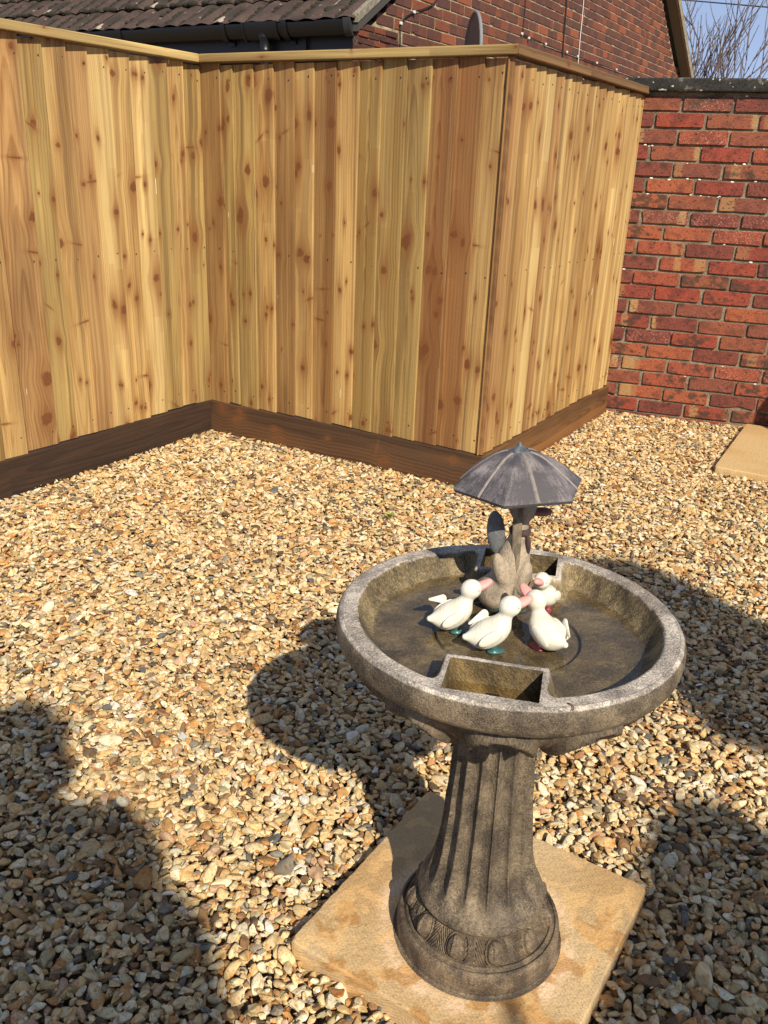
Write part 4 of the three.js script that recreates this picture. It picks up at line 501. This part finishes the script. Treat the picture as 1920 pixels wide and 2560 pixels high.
  part('cap', sheet(64, 10, (u, v) => { const th = u * Math.PI * 2, r = 0.0185 * Math.pow(v, 1.05) * (1 + 0.14 * v * Math.cos(th * 6)) + 0.0008, y = tip - FLOOR - 0.0185 * Math.pow(v, 0.9) + (v > 0.85 ? (v - 0.85) * 0.015 : 0); return V(Math.cos(th) * r, y, Math.sin(th) * r); }, true), std({ color: lin(0.13, 0.15, 0.18), roughness: 0.5, map: scaled(speck, 1, 1) }), um);
  part('cap_collar', (() => { const g = new THREE.CylinderGeometry(0.0135, 0.0135, 0.012, 20); g.translate(0, tip - FLOOR - 0.022, 0); return g; })(), umMat, um);
  part('shaft', (() => { const g = sheet(24, 60, (u, v) => { const th = u * Math.PI * 2, r = 0.0062 + 0.0011 * Math.cos(th * 3 + v * 9) + 0.0008 * n2(u * 8, v * 20); return V(0.006 * (1 - v) * 0 + Math.cos(th) * r + 0.004 - 0.004 * v, 0.03 + v * (top - 0.035), Math.sin(th) * r + 0.022 * (1 - v)); }, true); return g; })(), std({ color: lin(0.3, 0.24, 0.17), roughness: 0.8, map: scaled(speck, 1, 4), bumpMap: grainBump, bumpScale: 0.001 }), um);
  um.rotation.order = 'YXZ'; um.rotation.z = 0.05;
}

{ const p = ground(1430, 1769, RIMY), tw = new THREE.Mesh(tube([V(-0.004, 0.0012, -0.007), V(-0.001, 0.003, -0.002), V(0.0015, 0.0015, 0.003), V(-0.0005, 0.0012, 0.007)], 0.0009, 0.0006, 12, 5), std({ color: lin(0.1, 0.03, 0.02), roughness: 0.9 })); tw.name = 'twig'; tw.position.copy(p); tw.castShadow = true; tag(tw, 'tiny reddish brown twig lying on the bird bath rim', 'twig'); scene.add(tw); }
// ---------------------------------------------------------------- gravel
{
  const r = rngFrom(4242), NV = 20, geos = [];
  for (let k = 0; k < NV; k++) { // rounded and broken flints: a ball cut by soft planes
    const g0 = mergeVertices((() => { const g = new THREE.IcosahedronGeometry(1, 4); g.deleteAttribute('normal'); g.deleteAttribute('uv'); return g; })(), 1e-4), p = g0.attributes.position, planes = [], np = 4 + Math.floor(r() * 5), soft = k < 3 ? 0.16 : 0.02; for (let i = 0; i < np; i++) { const a = V(rr(-1, 1, r), rr(-1, 1, r), rr(-1, 1, r)).normalize(); planes.push([a, rr(0.36, 0.76, r)]); }
    const sc = [1, k < 3 ? rr(0.5, 0.66, r) : rr(0.3, 0.56, r), rr(0.52, 0.86, r)], bend = k < 3 ? 0 : rr(-0.35, 0.35, r), v = V(0, 0, 0);
    for (let i = 0; i < p.count; i++) { v.fromBufferAttribute(p, i).normalize(); let rad = 1; for (const [a, d] of planes) { const c = v.dot(a); if (c > 0.05) rad = smin(rad, d / c, soft); } rad *= 1 + 0.22 * (n3(v.x * 2.2 + k * 5, v.y * 2.2, v.z * 2.2) - 0.5) + 0.05 * (n3(v.x * 7 + k, v.y * 7, v.z * 7) - 0.5); const ex = v.x * rad * sc[0]; p.setXYZ(i, ex, v.y * rad * sc[1] + bend * 0.5 * (ex * ex - 0.2), v.z * rad * sc[2] + bend * (ex * ex - 0.2)); }
    g0.computeVertexNormals(); const uv = new Float32Array(p.count * 2); for (let i = 0; i < p.count; i++) { uv[i * 2] = p.getX(i) * 0.22 + p.getY(i) * 0.1 + k * 0.13; uv[i * 2 + 1] = p.getZ(i) * 0.22 + p.getY(i) * 0.14 + k * 0.29; } g0.setAttribute('uv', new THREE.BufferAttribute(uv, 2)); geos.push(k < 3 ? g0 : toCreasedNormals(g0, 0.34)); }
  const flint = tex(1024, 1024, (i, j) => { const u = i / 1024, v = j / 1024, f = tfbm(u, v, 9, 3, 4), q = tileNoise(u, v, 220, 9), w = tfbm(u, v, 14, 21, 3); let c = [255, 252, 246].map((x) => x * (0.84 + 0.3 * (f - 0.5) + 0.14 * (q - 0.5))); if (w > 0.62) c = mix3(c, [214, 156, 90], clamp((w - 0.62) * 6)); if (w < 0.36) c = mix3(c, [176, 160, 140], clamp((0.36 - w) * 6)); return c; });
  const mat = std({ map: flint, roughness: 0.68, color: lin(1, 1, 1) });
  const PAL = [[0.84, 0.66, 0.38, 32], [0.76, 0.53, 0.25, 24], [0.88, 0.77, 0.54, 20], [0.62, 0.34, 0.12, 10], [0.32, 0.18, 0.08, 7], [0.15, 0.1, 0.058, 3.5], [0.28, 0.25, 0.2, 3], [0.15, 0.155, 0.155, 1.6], [0.86, 0.8, 0.7, 3], [0.66, 0.43, 0.27, 5], [0.46, 0.39, 0.22, 3]], total = PAL.reduce((s, p) => s + p[3], 0);
  const pick = () => { let x = r() * total; for (const p of PAL) { x -= p[3]; if (x <= 0) return p; } return PAL[0]; };
  // where gravel lies: in front of the fences and wall, not inside the slabs
  const mid = R.clone().sub(L).normalize(), midN = V(-mid.z, 0, mid.x), rt = E.clone().sub(R).normalize(), rtN = V(-rt.z, 0, rt.x), lfN = V(-AL.z, 0, AL.x), wl = V(0.9472, 0, 0.3208), wlN = V(-0.3208, 0, 0.9472), tmp = V(0, 0, 0);
  const side = (p, o, n) => tmp.copy(p).sub(o).dot(n), inSq = (x, z, cx, cz, turn, hw, hd) => { const dx = x - cx, dz = z - cz, c = Math.cos(turn), s = Math.sin(turn), a = dx * c - dz * s, b = dx * s + dz * c; return Math.abs(a) < hw && Math.abs(b) < hd; };
  const s2 = (() => { const e1 = V(0.487, 0, -0.874), e2 = V(0.874, 0, 0.487), c = V(1.436, 0, -3.667).addScaledVector(e1, 0.43).addScaledVector(e2, 0.225); return [c.x, c.z, turnTo(e2.x, e2.z)]; })();
  const okay = (x, z, m) => { const p = V(x, 0, z); const a = side(p, L, lfN) > 0.016 + m * 0.4, b = side(p, L, midN) > 0.016 + m * 0.4, c = side(p, R, rtN) > 0.016 + m * 0.4, d = side(p, E, wlN) > m * 0.4; if (!d || !a) return false; if (!(b || c)) return false; if (inSq(x, z, 0.1845, -1.1355, SLAB_TURN, 0.224 + m * 0.35, 0.224 + m * 0.35)) return false; if (inSq(x, z, s2[0], s2[1], s2[2], 0.223 + m * 0.3, 0.428 + m * 0.3)) return false; const dist = -z; return x > -0.62 - dist * 0.52 && x < 0.72 + dist * 0.52; };
  const inst = geos.map(() => []), put = (x, z, s, y, tilt) => { const k = Math.floor(r() * NV), q = new THREE.Quaternion().setFromEuler(new THREE.Euler(rr(-tilt, tilt, r), r() * 6.283, rr(-tilt, tilt, r), 'XYZ')), c = pick(), j = rr(0.8, 1.16, r), e = rr(-0.06, 0.06, r); inst[k].push([new THREE.Matrix4().compose(V(x, y, z), q, V(s * rr(0.85, 1.25, r), s * rr(0.8, 1.15, r), s)), [c[0] * j * (1 + e), c[1] * j, c[2] * j * (1 - e)]]); };
  const X0 = -3.3, X1 = 3.3, Z0 = -5.2, Z1 = -0.35;
  for (let z = Z0; z < Z1; z += 0.0165) for (let x = X0; x < X1; x += 0.0165) { const px = x + rr(-0.007, 0.007, r), pz = z + rr(-0.007, 0.007, r), s = rr(0.009, 0.0135, r); if (okay(px, pz, s)) put(px, pz, s, -0.0165 + rr(-0.003, 0.003, r), 0.9); }
  const scatter = (tries, yMean, yVar, k, lo, hi, tilt) => { const cell = 0.02, grid = new Map(), key = (i, j) => i * 4096 + j; for (let n = 0; n < tries; n++) { const x = rr(X0, X1, r), z = rr(Z0, Z1, r), big = r(), s = (big < 0.05 ? rr(hi, hi * 1.55, r) : big < 0.3 ? rr(lo * 0.75, lo * 1.2, r) : rr(lo, hi, r)); if (!okay(x, z, s)) continue; const ci = Math.floor((x - X0) / cell), cj = Math.floor((z - Z0) / cell); let ok = true; for (let a = -2; a <= 2 && ok; a++) for (let b = -2; b <= 2 && ok; b++) { const l = grid.get(key(ci + a, cj + b)); if (l) for (const o of l) if ((o[0] - x) ** 2 + (o[1] - z) ** 2 < ((o[2] + s) * k) ** 2) { ok = false; break; } } if (!ok) continue; const kk = key(ci, cj); if (!grid.has(kk)) grid.set(kk, []); grid.get(kk).push([x, z, s]); put(x, z, s, yMean + rr(-yVar, yVar, r), tilt); } };
  scatter(700000, -0.0075, 0.003, 0.62, 0.0105, 0.0175, 0.5);
  scatter(420000, -0.0005, 0.003, 0.68, 0.0105, 0.0185, 0.45);
  scatter(60000, 0.0035, 0.004, 0.9, 0.0035, 0.006, 0.9);
  const gravel = new THREE.Group(); gravel.name = 'gravel'; gravel.userData = { kind: 'stuff', label: 'loose golden flint gravel covering the yard', category: 'gravel' }; let count = 0;
  geos.forEach((g, k) => { const m = new THREE.InstancedMesh(g, mat, inst[k].length), c = new THREE.Color(); inst[k].forEach(([mm, col], i) => { m.setMatrixAt(i, mm); m.setColorAt(i, c.setRGB(...col)); }); m.name = 'flint_pebbles'; m.userData.kind = 'stuff'; m.castShadow = m.receiveShadow = true; gravel.add(m); count += inst[k].length; });
  scene.add(gravel);
}
{ // a seedling growing through the gravel
  const p = ground(840 * 1.15732, 1125 * 1.15732), t = thing('weed_seedling', 'tiny yellow green weed seedling growing in the open gravel', 'plant', [p.x, 0, p.z]), g = []; for (let k = 0; k < 9; k++) { const a = k * 2.4, l = 0.012 + 0.01 * rnd(), s = sheet(3, 4, (u, v) => { const w = 0.005 * Math.sin(Math.PI * (0.1 + 0.85 * v)) * (u - 0.5) * 2, q = l * v; return V(Math.cos(a) * q - Math.sin(a) * w, 0.012 + 0.014 * Math.sin(v * 1.5) + k * 0.001, Math.sin(a) * q + Math.cos(a) * w); }); g.push(s); }
  part('leaves', g, std({ color: lin(0.22, 0.26, 0.03), roughness: 0.7, side: THREE.DoubleSide }), t); part('stem', tube([V(0, -0.02, 0), V(0.001, 0.018, 0)], 0.001, 0.001, 3, 5), std({ color: lin(0.2, 0.2, 0.05) }), t);
}

// ---------------------------------------------------------------- unseen shade casters added outside the frame
{ // made-up tree behind the camera, leaves placed to cast the gravel shadow outlines
  const t = thing('added_shade_tree', 'added leafy shade caster behind the viewpoint, crown shaped to shade the gravel', 'tree', [2.3, 0, 3.0]), r = rngFrom(606), sv = V(0.415, 1, 1.18), bark = std({ color: lin(0.13, 0.1, 0.07), roughness: 0.95 });
  const px = (l) => l.map(([u, v]) => ground(u, v)).map((p) => [p.x, p.z]);
  const polys = [
    [px([[-320, 1760], [0, 1782], [120, 1782], [159, 1830], [159, 1941], [150, 2028], [225, 2050], [232, 1975], [305, 1970], [313, 2061], [380, 2124], [390, 2220], [420, 2288], [500, 2310], [525, 2457], [570, 2620], [700, 2900], [-200, 3000]]), 2.5, 7000],
    [px([[1619, 2194], [1656, 2069], [1730, 2032], [1818, 2040], [1920, 2091], [2200, 2150], [2500, 2800], [1520, 2900], [1494, 2560], [1560, 2415], [1612, 2312]]), 2.5, 4200],
    [px([[1400, 1395], [1494, 1403], [1588, 1412], [1682, 1450], [1776, 1490], [1854, 1537], [1920, 1572], [2300, 1720], [2300, 2000], [1920, 1885], [1839, 1854], [1792, 1829], [1745, 1779], [1713, 1738], [1690, 1682], [1600, 1600], [1480, 1500]]), 2.75, 5200]];
  const inside = (x, z, P) => { let c = false; for (let i = 0, j = P.length - 1; i < P.length; j = i++) if ((P[i][1] > z) !== (P[j][1] > z) && x < ((P[j][0] - P[i][0]) * (z - P[i][1])) / (P[j][1] - P[i][1]) + P[i][0]) c = !c; return c; };
  const leaf = sheet(2, 3, (u, v) => V((u - 0.5) * 0.036 * Math.sin(Math.PI * (0.12 + 0.8 * v)), 0.006 * (1 - (2 * u - 1) ** 2), v * 0.07)), leafM = std({ color: lin(0.04, 0.075, 0.02), roughness: 0.5, side: THREE.DoubleSide }), centres = [];
  for (const [P, h, n] of polys) { const xs = P.map((p) => p[0]), zs = P.map((p) => p[1]), g = []; let cx = 0, cz = 0, c = 0; while (g.length < n) { const x = rr(Math.min(...xs), Math.max(...xs), r), z = rr(Math.min(...zs), Math.max(...zs), r); if (![[0, 0], [0.035, 0], [-0.035, 0], [0, 0.035], [0, -0.035]].every(([a, b]) => inside(x + a, z + b, P))) continue; const s = h + rr(-0.22, 0.22, r) , q = leaf.clone(); at(q, x + sv.x * s - 2.3, s, z + sv.z * s - 3.0, rr(-0.9, 0.9, r), r() * 6.28, rr(-0.7, 0.7, r)); g.push(q); cx += x; cz += z; c++; } part('crown', g, leafM, t); centres.push(V(cx / c + sv.x * h - 2.3, h, cz / c + sv.z * h - 3.0)); }
  const fork = V(-0.05, 1.7, -0.1); part('trunk', tube([V(0, -0.05, 0), V(0.02, 0.8, 0.02), fork], 0.085, 0.06, 12, 10), bark, t);
  const q1 = ground(1240, 2470), q2 = ground(1300, 2700), tipB = V(q1.x + sv.x * 2.4 - 2.3, 2.4, q1.z + sv.z * 2.4 - 3.0), midB = V(q2.x + sv.x * 2.35 - 2.3, 2.35, q2.z + sv.z * 2.35 - 3.0);
  for (const c of centres) part('limb', tube([fork, fork.clone().lerp(c, 0.5).add(V(0, 0.12, 0.2)), c], 0.04, 0.014, 14, 8), bark, t);
  part('limb', tube([fork, fork.clone().lerp(midB, 0.5).add(V(0.0, 0.05, 0.3)), midB, tipB], 0.03, 0.013, 20, 8), bark, t);
}
{ // invented bin outside the frame, added and tapered to shade the wall foot
  const t = thing('added_shade_bin', 'added tapered dark green bin, unseen, shading the foot of the brick garden wall', 'bin', [2.475, -0.01, -3.62]), m = std({ color: lin(0.02, 0.05, 0.025), roughness: 0.6 });
  const g = new THREE.LatheGeometry([[0.0, 0], [0.39, 0], [0.385, 0.03], [0.27, 0.8], [0.26, 0.82], [0.0, 0.82]].map(([a, b]) => new THREE.Vector2(a, b)), 48); part('body', g, m, t);
  const lid = new THREE.LatheGeometry([[0.0, 0.92], [0.15, 0.91], [0.25, 0.87], [0.28, 0.82], [0.272, 0.8]].map(([a, b]) => new THREE.Vector2(a, b)), 48); part('lid', lid, m, t);
}
renderer.render(scene, camera);
